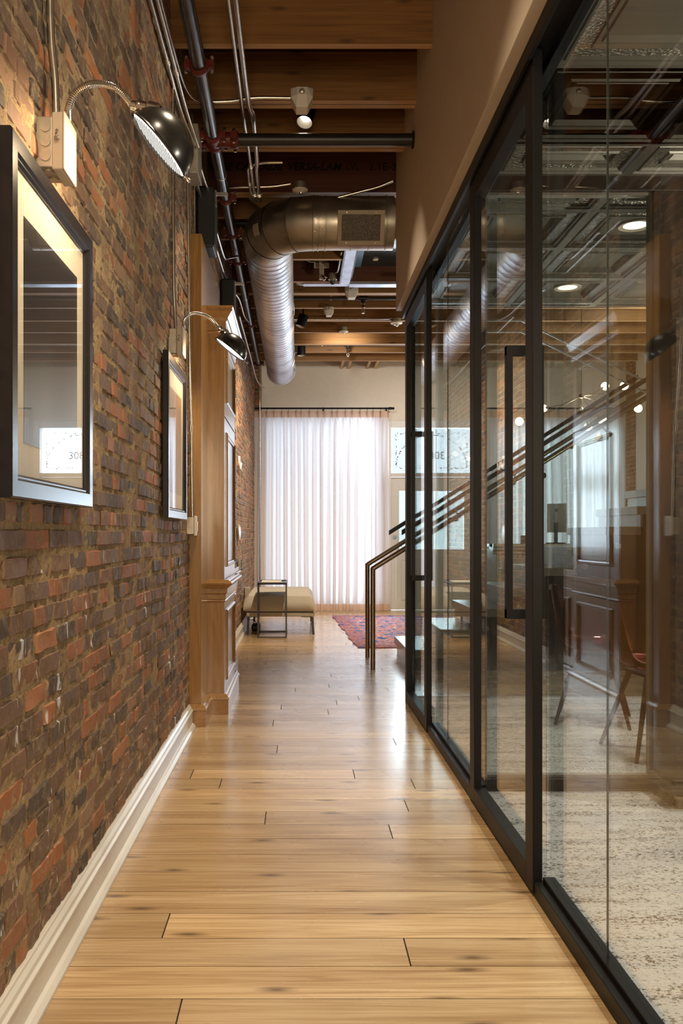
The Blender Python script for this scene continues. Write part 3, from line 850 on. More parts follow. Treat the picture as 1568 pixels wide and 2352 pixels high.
# thin black sprinkler lines with heads
def sprinkler(Y, xh, x0, label):
    z = H+2.60
    r = thing('sprinkler_line', label, 'sprinkler pipe', (xh, Y, z))
    m = MB(); m.cyl((x0, Y, z), (XR-.1 if Y > YG else .7, Y, z), .017, 14); m.build('pipe_length', steelb, r, smooth=True)
    m = MB(); m.cyl((xh-.045, Y, z), (xh+.045, Y, z), .027, 14).cyl((xh, Y, z), (xh, Y, z-.05), .024, 14); m.build('tee', steelb, r, smooth=True)
    m = MB(); m.lathe([(.016, 0), (.022, -.012), (.014, -.02), (.020, -.05), (.012, -.062), (.009, -.072)], (xh, Y, z-.05), n=14); m.build('sprinkler_head', brassm, r, smooth=True)
    m = MB(); m.tube([(xh-.010, Y, z-.12), (xh-.015, Y, z-.14), (xh, Y, z-.165), (xh+.015, Y, z-.14), (xh+.010, Y, z-.12)], .003, 6).lathe([(.0, 0), (.018, 0)], (xh, Y, z-.166), n=12); m.build('deflector', emt, r)
    m = MB(); m.box(xh-.36, xh-.345, Y-.01, Y+.01, z-.02, z+.14); m.build('pipe_hanger', blockm, r)
sprinkler(9.82, .722, -.42, 'slim black sprinkler line with drop head, just past the roof opening')
sprinkler(12.22, .69, -.42, 'slim black sprinkler line with drop head, nearest the street wall')
m = MB(); m.cyl((-.6, 7.45, H+2.60), (.3, 7.45, H+2.60), .015, 12); top('sprinkler_line', m, steelb, 'short black pipe crossing behind the duct elbow', 'sprinkler pipe', smooth=True)

# conduits
def conduit(pts, label, r=.0095, n=6, coup=(), group=None, raw=False):
    pts = [Vector(p) for p in pts]; path = pts if raw else smoothpath(pts, n)
    root = thing('conduit', label, 'conduit', tuple(path[0]), group=group)
    m = MB(); m.tube(path, r, 12); m.build('tube', emt, root, smooth=True)
    for c, d in coup:
        c = Vector(c); d = Vector(d).normalized(); m = MB(); m.cyl(c-d*.022, c+d*.022, r*1.35, 12).cyl(c-d*.004, c+d*.004, r*1.6, 12); m.build('coupling', emt, root, smooth=True)
    return root
def strap(p, label):
    p = Vector(p); m = MB(); m.tube([p+Vector((.012*math.cos(a), 0, .012*math.sin(a))) for a in [PI*i/8 for i in range(9)]], .002, 6).box(p.x-.03, p.x-.010, p.y-.006, p.y+.006, p.z-.001, p.z+.002)
    return m
zc = H+2.30
conduit([(-.640, 3.0, H+2.33), (-.640, 4.2, H+2.33), (-.640, 4.9, H+2.33), (-.60, 5.2, H+2.27)], 'left of two slim conduits running along the top of the brick wall', coup=[((-.640, 4.4, H+2.33), (0, 1, 0))])
conduit([(-.610, 3.0, H+2.33), (-.610, 4.2, H+2.33), (-.610, 4.9, H+2.33), (-.585, 5.25, H+2.28)], 'right of two slim conduits running along the top of the brick wall', coup=[((-.610, 4.5, H+2.33), (0, 1, 0))])
conduit([(-.625, 3.9, H+2.44), (-.625, 4.6, H+2.45), (-.615, 4.95, H+2.47), (-.56, 5.10, H+2.48), (-.40, 5.13, H+2.49), (-.25, 5.14, H+2.515), (-.04, 5.14, H+2.515)], 'conduit curving off the wall across to the near wedge sensor', r=.0095)
conduit([(-.320, 3.4, H+2.475), (-.320, 5.2, H+2.475), (-.315, 5.6, H+2.475), (-.312, 6.62, H+2.475)], 'left of three straight conduits above the corridor', r=.0115, coup=[((-.3135, 6.0, H+2.475), (0, 1, 0)), ((-.312, 6.5, H+2.475), (0, 1, 0))])
conduit([(-.283, 3.4, H+2.475), (-.283, 5.0, H+2.475), (-.262, 5.3, H+2.475), (-.268, 5.9, H+2.475), (-.278, 6.1, H+2.475), (-.278, 6.62, H+2.475)], 'thickest of three straight conduits above the corridor', r=.0145, coup=[((-.278, 6.5, H+2.475), (0, 1, 0))])
conduit([(-.10, 5.97, H+2.49), (-.24, 5.98, H+2.49), (-.325, 6.02, H+2.48), (-.338, 6.15, H+2.475), (-.338, 6.62, H+2.475)], 'conduit bent at the third joist to join the straight pair', r=.009, coup=[((-.338, 6.3, H+2.475), (0, 1, 0))])
conduit([(-.60, 5.45, H+2.26), (-.585, 5.75, H+2.24), (-.57, 6.05, H+2.30), (-.52, 6.32, H+2.45), (-.44, 6.42, H+2.50), (-.2, 6.45, H+2.515), (-.05, 6.45, H+2.535)], 'conduit snaking from the wall box to the round detector', r=.009)
conduit([(-.63, 5.45, H+2.2), (-.63, 5.8, H+2.2), (-.625, 7.1, H+2.2), (-.61, 7.9, H+2.2), (-.56, 8.5, H+2.25), (-.555, 9.3, H+2.28), (-.54, 9.9, H+2.36)], 'conduit winding along the wall past the second black speaker', r=.009)
conduit([(-.60, 6.6, H+2.24), (-.592, 7.2, H+2.24), (-.575, 7.42, H+2.30), (-.50, 7.5, H+2.34)], 'short conduit elbow turning towards the sprinkler pipe', r=.009)
conduit([(-.60, 9.2, H+2.25), (-.595, 11.2, H+2.25), (-.59, 12.6, H+2.22), (-.56, 13.2, H+2.22), (-.50, 13.5, H+2.22)], 'far conduit dropping along the wall to the street end', r=.011)
conduit([(.30, 6.62, H+2.50), (.48, 6.60, H+2.54), (.60, 6.58, H+2.565), (.70, 6.56, H+2.60)], 'angled conduit disappearing behind the vent duct', r=.011)
conduit([(-.05, 10.60, H+2.555), (.3, 10.60, H+2.555), (1.0, 10.60, H+2.56), (1.12, 10.60, H+2.57)], 'horizontal conduit under a joist feeding the round sensor', r=.009)
conduit([(-.06, 9.04, H+2.80), (.05, 9.04, H+2.80), (.12, 9.04, H+2.765), (.185, 9.03, H+2.76)], 'short conduit entering the grey emergency light box', r=.009)
conduit([(.405, 8.2, H+2.60), (.40, 8.75, H+2.60), (.385, 8.92, H+2.62), (.36, 9.0, H+2.64)], 'bent conduit dropping to the small dome camera', r=.010)

# junction box where the wall conduits meet
m = MB(); m.box(-.655, -.585, 5.25, 5.45, H+2.13, H+2.42)
top('junction_box', m, boxm, 'small galvanised junction box high on the brick wall behind near lamp', 'junction box', bevel=.002)

# wall lamps with switch boxes
def lamp_box(y, label):
    r = thing('junction_box', label, 'junction box', (XB+.01, y+.055, 2.115))
    m = MB(); m.box(XB-.006, -.628, y, y+.11, 2.122, 2.252); m.build('back_box', boxm, r, bevel=.003)
    for z in (2.15, 2.187, 2.225): m = MB(); m.cyl((-.645, y-.001, z), (-.645, y-.0035, z), .0135, 20); m.build('knockout', boxm, r, smooth=True)
    for yy in (y+.03, y+.08): m = MB(); m.cyl((-.645, yy, 2.122), (-.645, yy, 2.119), .0135, 20); m.build('knockout', boxm, r, smooth=True)
    m = MB(); m.box(-.628, -.600, y-.004, y+.116, 2.115, 2.262); m.build('extension_ring', coverw, r, bevel=.004)
    m = MB(); m.box(-.600, -.594, y-.005, y+.117, 2.114, 2.263); m.build('cover_plate', coverw, r, bevel=.003)
    m = MB(); m.cyl((-.614, y-.004, 2.192), (-.614, y-.010, 2.192), .007, 12).cyl((-.614, y-.010, 2.192), (-.612, y-.022, 2.198), .0028, 8).cyl((-.614, y-.004, 2.212), (-.614, y-.008, 2.212), .004, 10); m.build('toggle_switch', chrome, r, smooth=True)
    return r
lamp_box(2.285, 'galvanised switch box with painted cover, beside the nearest picture')
lamp_box(4.635, 'galvanised switch box above the far picture on brick')
def cobra(loc, yaw, s, label, energy, nrm=(-.745, 0, -.667)):
    """gooseneck wall lamp, built around its foot; arm reaches along local +X"""
    r = thing('gooseneck_lamp', label, 'wall lamp', loc); cy, sy = math.cos(yaw), math.sin(yaw)
    pts = [(0, 0), (.001, .035), (.018, .072), (.050, .093), (.086, .096), (.122, .086), (.150, .062), (.166, .040)]
    path = smoothpath([(x*s*cy, x*s*sy, z) for x, z in pts], 14)
    rad = [.0085+(.0013 if i % 2 else 0) for i in range(len(path))]
    m = MB(); m.tube(path, rad, 12); m.build('gooseneck', chrome, r, smooth=True, local=True)
    cx, cz = .236*s+(.0 if s == 1 else -.012), -.066
    nrm = Vector(nrm).normalized(); rim = Vector((-nrm.z, 0, nrm.x)); cc = Vector((cx*cy, cx*sy, cz)); R = .098
    e = Vector((path[-1])); att = cc-rim*R*.72-nrm*.055
    m = MB(); m.lathe([(.0, 0), (.013, 0), (.013, .012), (.018, .016), (.018, .04), (.022, .044), (.022, .07), (.017, .076)], e, (att-e), 20)
    m.cyl(e+(att-e).normalized()*.02, e+(att-e).normalized()*.02+Vector((0, -.028, .01)), .0035, 8); m.build('lamp_socket', chrome, r, smooth=True, local=True)
    prof = [(R+.003, -.004), (R+.004, 0), (R, .004)]+[(R*math.cos(a), .086*math.sin(a)) for a in [PI/2*i/12 for i in range(1, 13)]]
    m = MB(); m.lathe(prof, cc, -nrm, 40); sh = m.build('lamp_shade', darkglz, r, smooth=True, local=True)
    pin = [(R*.97, .002)]+[(R*.955*math.cos(a), .078*math.sin(a)) for a in [PI/2*i/10 for i in range(1, 11)]]
    m = MB(); m.lathe(pin, cc, -nrm, 40); m.build('reflector', whitepl, sh, smooth=True, local=True)
    u = rim; v = nrm.cross(rim)
    m = MB(); m.lathe([(0, -.004), (.03, -.004), (R*.93, .001)], cc, -nrm, 40); m.build('lit_lens', emw, sh, smooth=True, local=True)
    m = MB()
    for i in range(-9, 10):
        t_ = i/10*R; h_ = math.sqrt(max(R*R*.86-t_*t_, 0)); p = cc+u*t_+nrm*.006
        m.cyl(p-v*h_, p+v*h_, .0013, 6)
    m.build('louvre', blackpl, sh, local=True)
    m = MB(); q = cc+rim*(R+.006); m.cyl(q, q+rim*.014, .0035, 8).lathe([(0, -.006), (.007, -.003), (.007, .003), (0, .006)], q+rim*.016, rim, 10); m.build('thumb_screw', chrome, sh, smooth=True, local=True)
    M = Matrix.Translation(loc)
    p = M @ (cc+nrm*.03); t_ = M @ (cc+nrm*1.0)
    lamp('gooseneck_lamp_light', 'SPOT', p, energy=energy, color=WARM, size=.03, spot=math.radians(150), blend=.6, to=t_)
    return r
cobra((-.599, 2.333, 2.262), 0, 1.0, 'near black dome wall lamp on chrome gooseneck, switched on', 11)
cobra((-.599, 4.69, 2.262), math.radians(42), 1.36, 'far black dome wall lamp on gooseneck in front of oak cabinet', 13, (-.61, 0, -.79))
conduit([(-.648, 2.34, 3.6), (-.648, 2.335, 2.75), (-.648, 2.345, 2.50), (-.640, 2.355, 2.38), (-.636, 2.355, 2.25)], 'nearest vertical conduit rising from the near switch box', r=.0105)
conduit([(-.650, 4.66, 3.7), (-.650, 4.67, 2.9), (-.650, 4.69, 2.5), (-.645, 4.70, 2.36), (-.640, 4.70, 2.25)], 'vertical conduit rising from the far switch box', r=.010, coup=[((-.650, 4.665, 3.10), (0, 0, 1))])
conduit([(-.642, 5.21, 3.42), (-.642, 5.27, 2.8), (-.642, 5.32, 2.2), (-.642, 5.40, 1.7), (-.640, 5.43, 1.28)], 'slim vertical conduit ending at the white dimmer switch', r=.0085, coup=[((-.642, 5.25, 3.05), (0, 0, 1)), ((-.642, 5.37, 1.82), (0, 0, 1))])
conduit([(-.648, 5.6, 3.4), (-.648, 5.62, 3.2), (-.648, 5.62, 3.03)], 'conduit dropping behind the top of the oak column', r=.008)
r = thing('light_switch', 'white dimmer switch on grey box, fixed before the oak column', 'light switch', (-.64, 5.43, 1.175))
m = MB(); m.box(XB-.004, -.624, 5.385, 5.465, 1.182, 1.285); m.build('back_box', boxm, r, bevel=.003)
m = MB(); m.box(-.624, -.612, 5.378, 5.472, 1.173, 1.294); m.build('switch_plate', whitepl, r, bevel=.003)
m = MB(); m.box(-.612, -.606, 5.41, 5.44, 1.20, 1.26); m.build('rocker', whitepl, r, bevel=.002)

# framed pictures
def picture(y0, y1, z0, z1, label, img, ins=(.14, .13, .135, .15)):
    r = thing('framed_picture', label, 'picture', (-.64, (y0+y1)/2, z0))
    xb, xf = -.656, -.628; w = .056
    prof = [(xb, 0), (xf-.004, 0), (xf, .004), (xf, .040), (xf-.006, .046), (xf-.006, .050), (xf-.012, w), (xb+.006, w), (xb, .05)]
    m = MB(); cs = [(y0, z0, 1, 1), (y1, z0, -1, 1), (y1, z1, -1, -1), (y0, z1, 1, -1)]
    rings = [[(p[0], c[0]+c[2]*p[1], c[1]+c[3]*p[1]) for p in prof] for c in cs]; n = len(prof)
    vs = [v for q in rings for v in q]; fs = []
    for i in range(4):
        for k in range(n): fs.append((i*n+k, i*n+(k+1) % n, ((i+1) % 4)*n+(k+1) % n, ((i+1) % 4)*n+k))
    m.add(vs, fs); m.build('frame', framem, r)
    m = MB(); m.box(xb+.004, xb+.010, y0+.045, y1-.045, z0+.045, z1-.045); m.build('mat_board', matb, r)
    m = MB(); m.box(xb+.010, xb+.0112, y0+ins[0], y1-ins[1], z0+ins[2], z1-ins[3]); m.build('print', img, r)
    m = MB(); m.quad((xf-.0125, y0+.05, z0+.05), (xf-.0125, y1-.05, z0+.05), (xf-.0125, y1-.05, z1-.05), (xf-.0125, y0+.05, z1-.05)); m.build('picture_glass', glassf, r)
framem = pm('charcoal_frame', (.014, .012, .014), .24, 0, var=.05, spec=.45)
picture(1.965, 2.742, 1.262, 2.082, 'large black framed dark print nearest the camera', printm)
picture(4.345, 5.085, 1.262, 2.082, 'black framed tan print, second along the brick wall', tanprint)

# loudspeakers high on the wall
for (y0, z0, z1, lb) in ((5.80, H+1.87, H+2.27, 'black loudspeaker high on brick just above the oak column'), (7.62, H+1.78, H+2.19, 'black loudspeaker high on the wall behind the crown moulding')):
    r = thing('loudspeaker', lb, 'loudspeaker', (-.6, y0+.1, z0))
    m = MB(); m.box(-.655, -.545, y0, y0+.24, z0, z1); m.build('speaker_body', blackpl, r, bevel=.012, seg=3)
    m = MB(); m.box(-.547, -.540, y0+.015, y0+.225, z0+.02, z1-.02); m.build('speaker_grille', blackpl, r, bevel=.003)
    m = MB(); m.box(-.545, -.46, y0+.09, y0+.11, z1-.03, z1-.01).box(-.545, -.535, y0+.08, y0+.12, z1-.10, z1); m.build('bracket', emt, r)

# ---- duct
AX = H+2.35; R = .196
duct = thing('spiral_duct', 'large galvanised spiral air duct running to the street window', 'duct', (-.235, 10, AX-R))
m = MB(); n = 56; pitch = .118; offs = [(0, 0, 1), (.03, .0016, 1), (.10, .0016, 1), (.14, 0, 0)]
yA, yB = 7.10, 12.80; turns = int((yB-yA)/pitch)+2
cols = []; 
rowsd = []
for t_ in range(-1, turns):
    for o_, dr_, _ in offs: rowsd.append((t_+o_, dr_))
grid = []
for (ph, dr_) in rowsd:
    ring = []
    for k in range(n+1):
        y = yA+(ph+k/n)*pitch
        inside = yA <= y <= yB; y = min(max(y, yA), yB)
        a = 2*PI*k/n; rr_ = R+(dr_ if inside else 0)
        ring.append((-.235+rr_*math.cos(a), y, AX+rr_*math.sin(a)))
    grid.append(ring)
vs = [p for q in grid for p in q]; fs = []; mis = []
for i in range(len(grid)-1):
    seam = (i % 4) == 1
    for k in range(n):
        q = i*(n+1)+k; fs.append((q, q+1, q+n+2, q+n+1)); mis.append(1 if seam else 0)
m.v = vs; m.f = fs; m.m = mis
m.build('spiral_tube', [ductm, ductl], duct, smooth=True)
m = MB(); m.lathe([(R-.01, 0), (R+.008, 0), (R+.010, .03), (R+.002, .034)], (-.235, 12.77, AX), (0, 1, 0), 40).lathe([(0, .0), (R-.01, .0)], (-.235, 12.70, AX), (0, 1, 0), 40); m.build('end_collar', ductm, duct, smooth=True)
for (y, s) in ((9.2, 1), (11.3, 1), (12.4, 1)):
    m = MB(); m.obox((-.235+R+.004, y, AX-.03), ((.004, 0, 0), (0, .10, 0), (0, 0, .035))); m.build('tap_plate', ductm, duct)
# elbow of sheet-metal gores and the branch from the soffit
el = thing('duct_elbow', 'weathered sheet metal elbow and branch leaving the soffit wall', 'duct', (.1, 6.9, AX-R))
cxx, cyy, rad = .125, 7.10, .36
ng = 4; pts = []
angs = [-PI/2-(PI/2)*i/ng for i in range(ng+1)]
def ring_at(c, d, rr_, n=48):
    d = d.normalized(); up = Vector((0, 0, 1)); w = d.cross(up)
    return c, w, up, rr_
cs = [Vector((cxx+rad*math.cos(a), cyy+rad*math.sin(a), AX)) for a in angs]
nn = 48
def section(c, ang, rr_):
    rd = Vector((math.cos(ang), math.sin(ang), 0))
    return [c+rd*(rr_*math.cos(2*PI*k/nn))+Vector((0, 0, 1))*(rr_*math.sin(2*PI*k/nn)) for k in range(nn)]
for i in range(ng):
    m = MB(); vs = []
    for tt, dr_ in ((0, .004), (.06, .004), (.08, 0), (.35, 0), (.65, 0), (.94, 0), (1, .0)):
        a = angs[i]+(angs[i+1]-angs[i])*tt; c = cs[i].lerp(cs[i+1], tt)
        vs += section(c, a, R*1.015/math.cos(PI/2/ng/2*0)+dr_)
    fs = []
    for q in range(6):
        for k in range(nn): fs.append((q*nn+k, q*nn+(k+1) % nn, (q+1)*nn+(k+1) % nn, (q+1)*nn+k))
    m.add(vs, fs); m.build('elbow_gore', ductw, el, smooth=True)
m = MB(); prof = []
seg = [(.125, .198), (.150, .198), (.152, .203), (.158, .203), (.160, .197), (.205, .197), (.207, .202), (.213, .202), (.215, .196)]
for x in (.40, .535, .66): seg += [(x-.004, .196), (x-.002, .200), (x+.003, .200), (x+.005, .196)]
seg += [(.72, .196)]
m.lathe([(r_, x) for x, r_ in seg], (0, 6.74, AX), (1, 0, 0), 56); m.build('branch_tube', ductw, el, smooth=True)
for (x, an) in ((.182, 205), (.182, 228), (.182, 255), (.128, 215), (.128, 245), (.128, 190)):
    a = math.radians(an); m = MB(); c = Vector((x, 6.74+R*math.cos(a), AX+R*math.sin(a))); d = Vector((0, math.cos(a), math.sin(a)))
    m.cyl(c, c+d*.007, .005, 8); m.build('sheet_screw', emt, el)
# register on the branch
an = math.radians(207); d = Vector((0, math.cos(an), math.sin(an))); u = Vector((1, 0, 0)); v = Vector((0, -math.sin(an), math.cos(an)))*-1
v = v if v.z > 0 else -v
c0 = Vector((.466, 6.74, AX))+d*(R+.010)
rg = thing('air_register', 'beige framed perforated air register on the side of the branch duct', 'air vent', tuple(c0))
m = MB(); hw, hh, t_ = .172, .122, .030
m.obox(c0+v*(hh-t_/2), (u*hw, v*t_/2, d*.008)).obox(c0-v*(hh-t_/2), (u*hw, v*t_/2, d*.008)).obox(c0+u*(hw-t_/2), (u*t_/2, v*(hh-t_), d*.008)).obox(c0-u*(hw-t_/2), (u*t_/2, v*(hh-t_), d*.008))
m.obox(c0-v*(hh-.008)-d*.030, (u*hw, v*.008, d*.03)).obox(c0+v*(hh-.008)-d*.030, (u*hw, v*.008, d*.03))
m.build('register_frame', pm('beige_register', (.46, .40, .30), .4), rg, bevel=.002)
def mesh_mat():
    m, t, b = nt('perforated_screen'); 
    vo = N(t, 'ShaderNodeTexVoronoi'); vo.inputs['Scale'].default_value = 130; L(t, coords(t), vo.inputs['Vector'])
    L(t, ramp(t, vo.outputs['Distance'], [(.3, (.015, .012, .01)), (.5, (.16, .14, .11))]).outputs[0], b.inputs['Base Color']); b.inputs['Roughness'].default_value = .5; return m
m = MB(); m.obox(c0-d*.002, (u*(hw-t_), v*(hh-t_), d*.003)); m.build('screen', mesh_mat(), rg)
for (sx, sz) in ((-1, 1), (1, 1), (-1, -1), (1, -1)):
    m = MB(); q = c0+u*sx*(hw*.62)+v*sz*(hh-t_/2)+d*.008; m.cyl(q, q+d*.003, .005, 8); m.build('screw', chrome, rg)
# label on elbow
a = math.radians(-PI); ang = math.radians(218); th = math.radians(12)
lc = Vector((cxx, cyy, AX)); rd = Vector((math.cos(ang), math.sin(ang), 0)); tn = Vector((-math.sin(ang), math.cos(ang), 0))
m = MB(); nrm = rd*math.cos(th)-Vector((0, 0, 1))*math.sin(th)
cc = lc+rd*rad+nrm*(R*1.03+.002); upv = nrm.cross(tn).normalized(); upv = upv if upv.z > 0 else -upv
for i in range(6):
    th0 = th+(.22-.44*i/6)-.0; th1 = th+(.22-.44*(i+1)/6)
    P = []
    for th_ in (th0, th1):
        for s in (-1, 1):
            aa = ang+s*.065; rd_ = Vector((math.cos(aa), math.sin(aa), 0)); P.append(lc+rd_*rad+(rd_*math.cos(th_)-Vector((0, 0, 1))*math.sin(th_))*(R*1.02+.004))
    m.add([P[0], P[1], P[3], P[2]], [(0, 1, 2, 3)])
m.build('paper_label', pm('yellowed_label', (.42, .36, .26), .6), el)

# ---- devices on the joists
def wedge(c, s, label, name='motion_sensor'):
    c = Vector(c); r = thing(name, label, 'motion sensor', tuple(c))
    m = MB(); w, h_, d_ = .065*s, .060*s, .05*s
    V_ = [(-w, -d_*.4, h_), (w, -d_*.4, h_), (w*.98, -d_*.9, 0), (-w*.98, -d_*.9, 0), (-w*.52, -d_, -h_), (w*.52, -d_, -h_), (-w, d_, h_), (w, d_, h_), (w*.98, d_, 0), (-w*.98, d_, 0), (-w*.5, d_, -h_), (w*.5, d_, -h_),
          (-w*.40, -d_*1.25, .1*h_), (w*.40, -d_*1.25, .1*h_), (-w*.45, -d_*1.1, h_*.9), (w*.45, -d_*1.1, h_*.9)]
    m.add([c+Vector(v) for v in V_], [(14, 15, 13, 12), (0, 14, 12, 3), (15, 1, 2, 13), (12, 13, 5, 4), (3, 12, 4), (13, 2, 5), (0, 1, 15, 14), (4, 5, 11, 10), (0, 3, 9, 6), (3, 4, 10, 9), (1, 7, 8, 2), (2, 8, 11, 5), (0, 6, 7, 1), (6, 9, 8, 7), (9, 10, 11, 8)])
    m.build('sensor_body', whitepl, r, bevel=.003*s)
    m = MB(); m.lathe([(.0, .012*s), (.012*s, .009*s), (.017*s, 0)], c+Vector((0, -d_*1.22, h_*.4)), (0, -1, -.1), 16); m.build('sensor_eye', boxm, r, smooth=True)
    m = MB(); m.box(c.x-.055*s, c.x+.055*s, c.y+d_*.2, c.y+d_*2.5, c.z+h_*.9, c.z+h_*1.25); m.build('mounting_box', boxm, r, bevel=.002)
wedge(px(693, 231, 5.16), 1.0, 'nearest beige wedge-shaped sensor hanging under the second joist')
wedge(px(807, 672, 9.42), 1.08, 'beige wedge-shaped sensor right of the dome camera')
wedge(px(755, 716, 10.04), .85, 'small flat beige sensor on the joist past the roof opening')
def spot(c, d, s, label, lit=True):
    c = Vector(c); d = Vector(d).normalized(); r = thing('track_spotlight', label, 'spotlight', tuple(c))
    m = MB(); R_ = .052*s; m.lathe([(0, -.13*s), (R_*.96, -.13*s), (R_, -.125*s), (R_, 0), (R_*.95, .002), (R_*.93, -.02*s)], c, d, 28); m.build('spotlight_can', blackm, r, smooth=True)
    m = MB(); m.lathe([(R_*.94, -.002), (R_*.6, -.03*s), (R_*.30, -.05*s)], c, d, 28); m.build('reflector', whitepl, r, smooth=True)
    m = MB(); m.lathe([(0, -.034*s), (R_*.58, -.034*s)], c, d, 24); m.build('lens', emw if lit else whitepl, r)
    m = MB(); q = c-d*.10*s; m.cyl(q, (q.x, q.y, 4.04), .010, 10).cyl((q.x, q.y, 4.03), (q.x, q.y, 4.05), .04, 20); m.build('stem', blackm, r, smooth=True)
spot(px(699, 281, 5.60), (-.22, -.45, -1), 1.0, 'nearest black cylinder spotlight, lit, behind the near wedge sensor')
spot(px(689, 750, 10.6), (-.35, -.1, -1), 1.1, 'black cylinder spotlight tilted left beside the duct', False)
spot(px(692, 817, 12.35), (0, -.05, -1), 1.1, 'small black spotlight beside the duct, close to street wall', False)
def disc(c, label, r_=.058, name='smoke_detector', cat='smoke detector', h=.022, boxh=.05):
    c = Vector(c); r = thing(name, label, cat, tuple(c))
    m = MB(); m.lathe([(0, -h), (r_*.45, -h), (r_*.55, -h*.7), (r_*.92, -h*.5), (r_, -h*.2), (r_, 0), (0, 0)], c, n=32); m.build('detector_body', whitepl, r, smooth=True)
    m = MB(); m.lathe([(0, -h*1.5), (r_*.20, -h*1.4), (r_*.26, -h*.9)], c+Vector((.005, 0, 0)), n=16); m.build('detector_eye', chrome, r, smooth=True)
    m = MB(); m.cyl(c, c+Vector((0, 0, boxh)), r_*.78, 20); m.build('mounting_box', boxm, r, smooth=True)
disc(px(689, 436, 6.52), 'round white detector in front of the lettered beam')
disc(px(789, 761, 11.28), 'round white detector under a joist, mid ceiling', .060)
disc(px(910, 740, 10.66), 'white round sensor at the far end of the soffit', .075, h=.035, boxh=.04)
disc(px(693, 651, 9.2), 'low white disc on the flashed edge beside the duct', .060, h=.014, boxh=.008)
# emergency light and dome camera
c = px(738, 606, 9.0)
r = thing('emergency_light', 'grey emergency light box with bracket between duct and roof opening', 'emergency light', tuple(c))
m = MB(); m.box(c.x-.06, c.x+.06, 8.97, 9.058, c.z-.012, c.z+.07); m.build('housing', boxm, r, bevel=.003)
m = MB(); m.box(c.x-.075, c.x+.075, 8.95, 8.965, c.z-.055, c.z-.002); m.build('face_plate', whitepl, r, bevel=.002)
m = MB(); m.box(c.x-.026, c.x+.024, 8.91, 8.95, c.z-.18, c.z+.01); m.build('bracket_arm', coverw, r, bevel=.004)
m = MB(); m.cyl((c.x+.0, 8.905, c.z-.15), (c.x+.03, 8.905, c.z-.19), .016, 14).cyl((c.x-.02, 8.905, c.z-.14), (c.x+.055, 8.905, c.z-.165), .008, 10); m.build('swivel', chrome, r, smooth=True)
c = px(764, 640, 9.02)
r = thing('dome_camera', 'small dark dome security camera hanging beside the roof opening', 'camera', tuple(c))
m = MB(); m.cyl(c+Vector((0, 0, -.012)), c+Vector((0, 0, .05)), .045, 24).cyl(c+Vector((0, 0, -.03)), c+Vector((0, 0, -.012)), .032, 24); m.build('camera_base', boxm, r, smooth=True)
m = MB(); m.lathe([(.030, 0), (.028, -.015), (.018, -.028), (0, -.033)], c+Vector((0, 0, -.03)), n=24); m.build('camera_dome', darkglz, r, smooth=True)
# recessed downlights in the tin ceiling
for (x, y, lb) in ((1.82, 4.81, 'recessed round downlight in the tin ceiling, nearer one'), (1.82, 6.02, 'recessed round downlight in the tin ceiling, farther one')):
    r = thing('recessed_downlight', lb, 'downlight', (x, y, ZT-.01), group=None)
    m = MB(); m.lathe([(.060, .0), (.088, -.008), (.092, -.002), (.09, 0.004)], (x, y, ZT-.002), n=40); m.build('trim_ring', coverw, r, smooth=True)
    m = MB(); m.lathe([(0, .0), (.064, -.0015)], (x, y, ZT-.0025), n=40); m.build('lit_lens', emw2, r)
m = MB()

# ================================================================== OAK JOINERY
def xsweep(m, prof, xw, y0, y1, ret=None):
    """moulding along the corridor side and its mitred return on the camera side; prof = (projection, z)"""
    n = len(prof); xl = -.600
    A = [(xl, y0-p, z) for p, z in prof]; B = [(xw+p, y0-p, z) for p, z in prof]; D = [(xw+p, y1, z) for p, z in prof]
    vs = A+B+D; fs = []
    for j in (0, 1):
        for k in range(n): fs.append((j*n+k, j*n+(k+1) % n, (j+1)*n+(k+1) % n, (j+1)*n+k))
    fs += [tuple(range(n)), tuple(range(2*n, 3*n))]
    return m.add(vs, fs)
BASEP = [(0, 0), (.030, 0), (.030, .098), (.036, .102), (.034, .112), (.026, .118), (.018, .132), (.014, .136), (0, .136)]
# column
r = thing('oak_column', 'plain oak column against the brick, before the panelled cabinet', 'column', (-.63, 5.9, 0))
m = MB(); m.box(XB-.004, -.602, 5.50, 6.80, .0, 3.035).box(-.603, -.592, 5.50, 5.868, 0, 3.035).box(-.603, -.592, 5.868, 6.80, 2.674, 3.035); m.build('column_shaft', oak, r, bevel=.0015)
m = MB(); n = len(BASEP)
A = [(XB, 5.50-p, z) for p, z in BASEP]; B_ = [(-.592+p, 5.50-p, z) for p, z in BASEP]; D = [(-.592+p, 5.87, z) for p, z in BASEP]
fs = []
for j in (0, 1):
    for k in range(n): fs.append((j*n+k, j*n+(k+1) % n, (j+1)*n+(k+1) % n, (j+1)*n+k))
fs += [tuple(range(n))]
m.add(A+B_+D, fs); m.build('plinth', oakh, r)
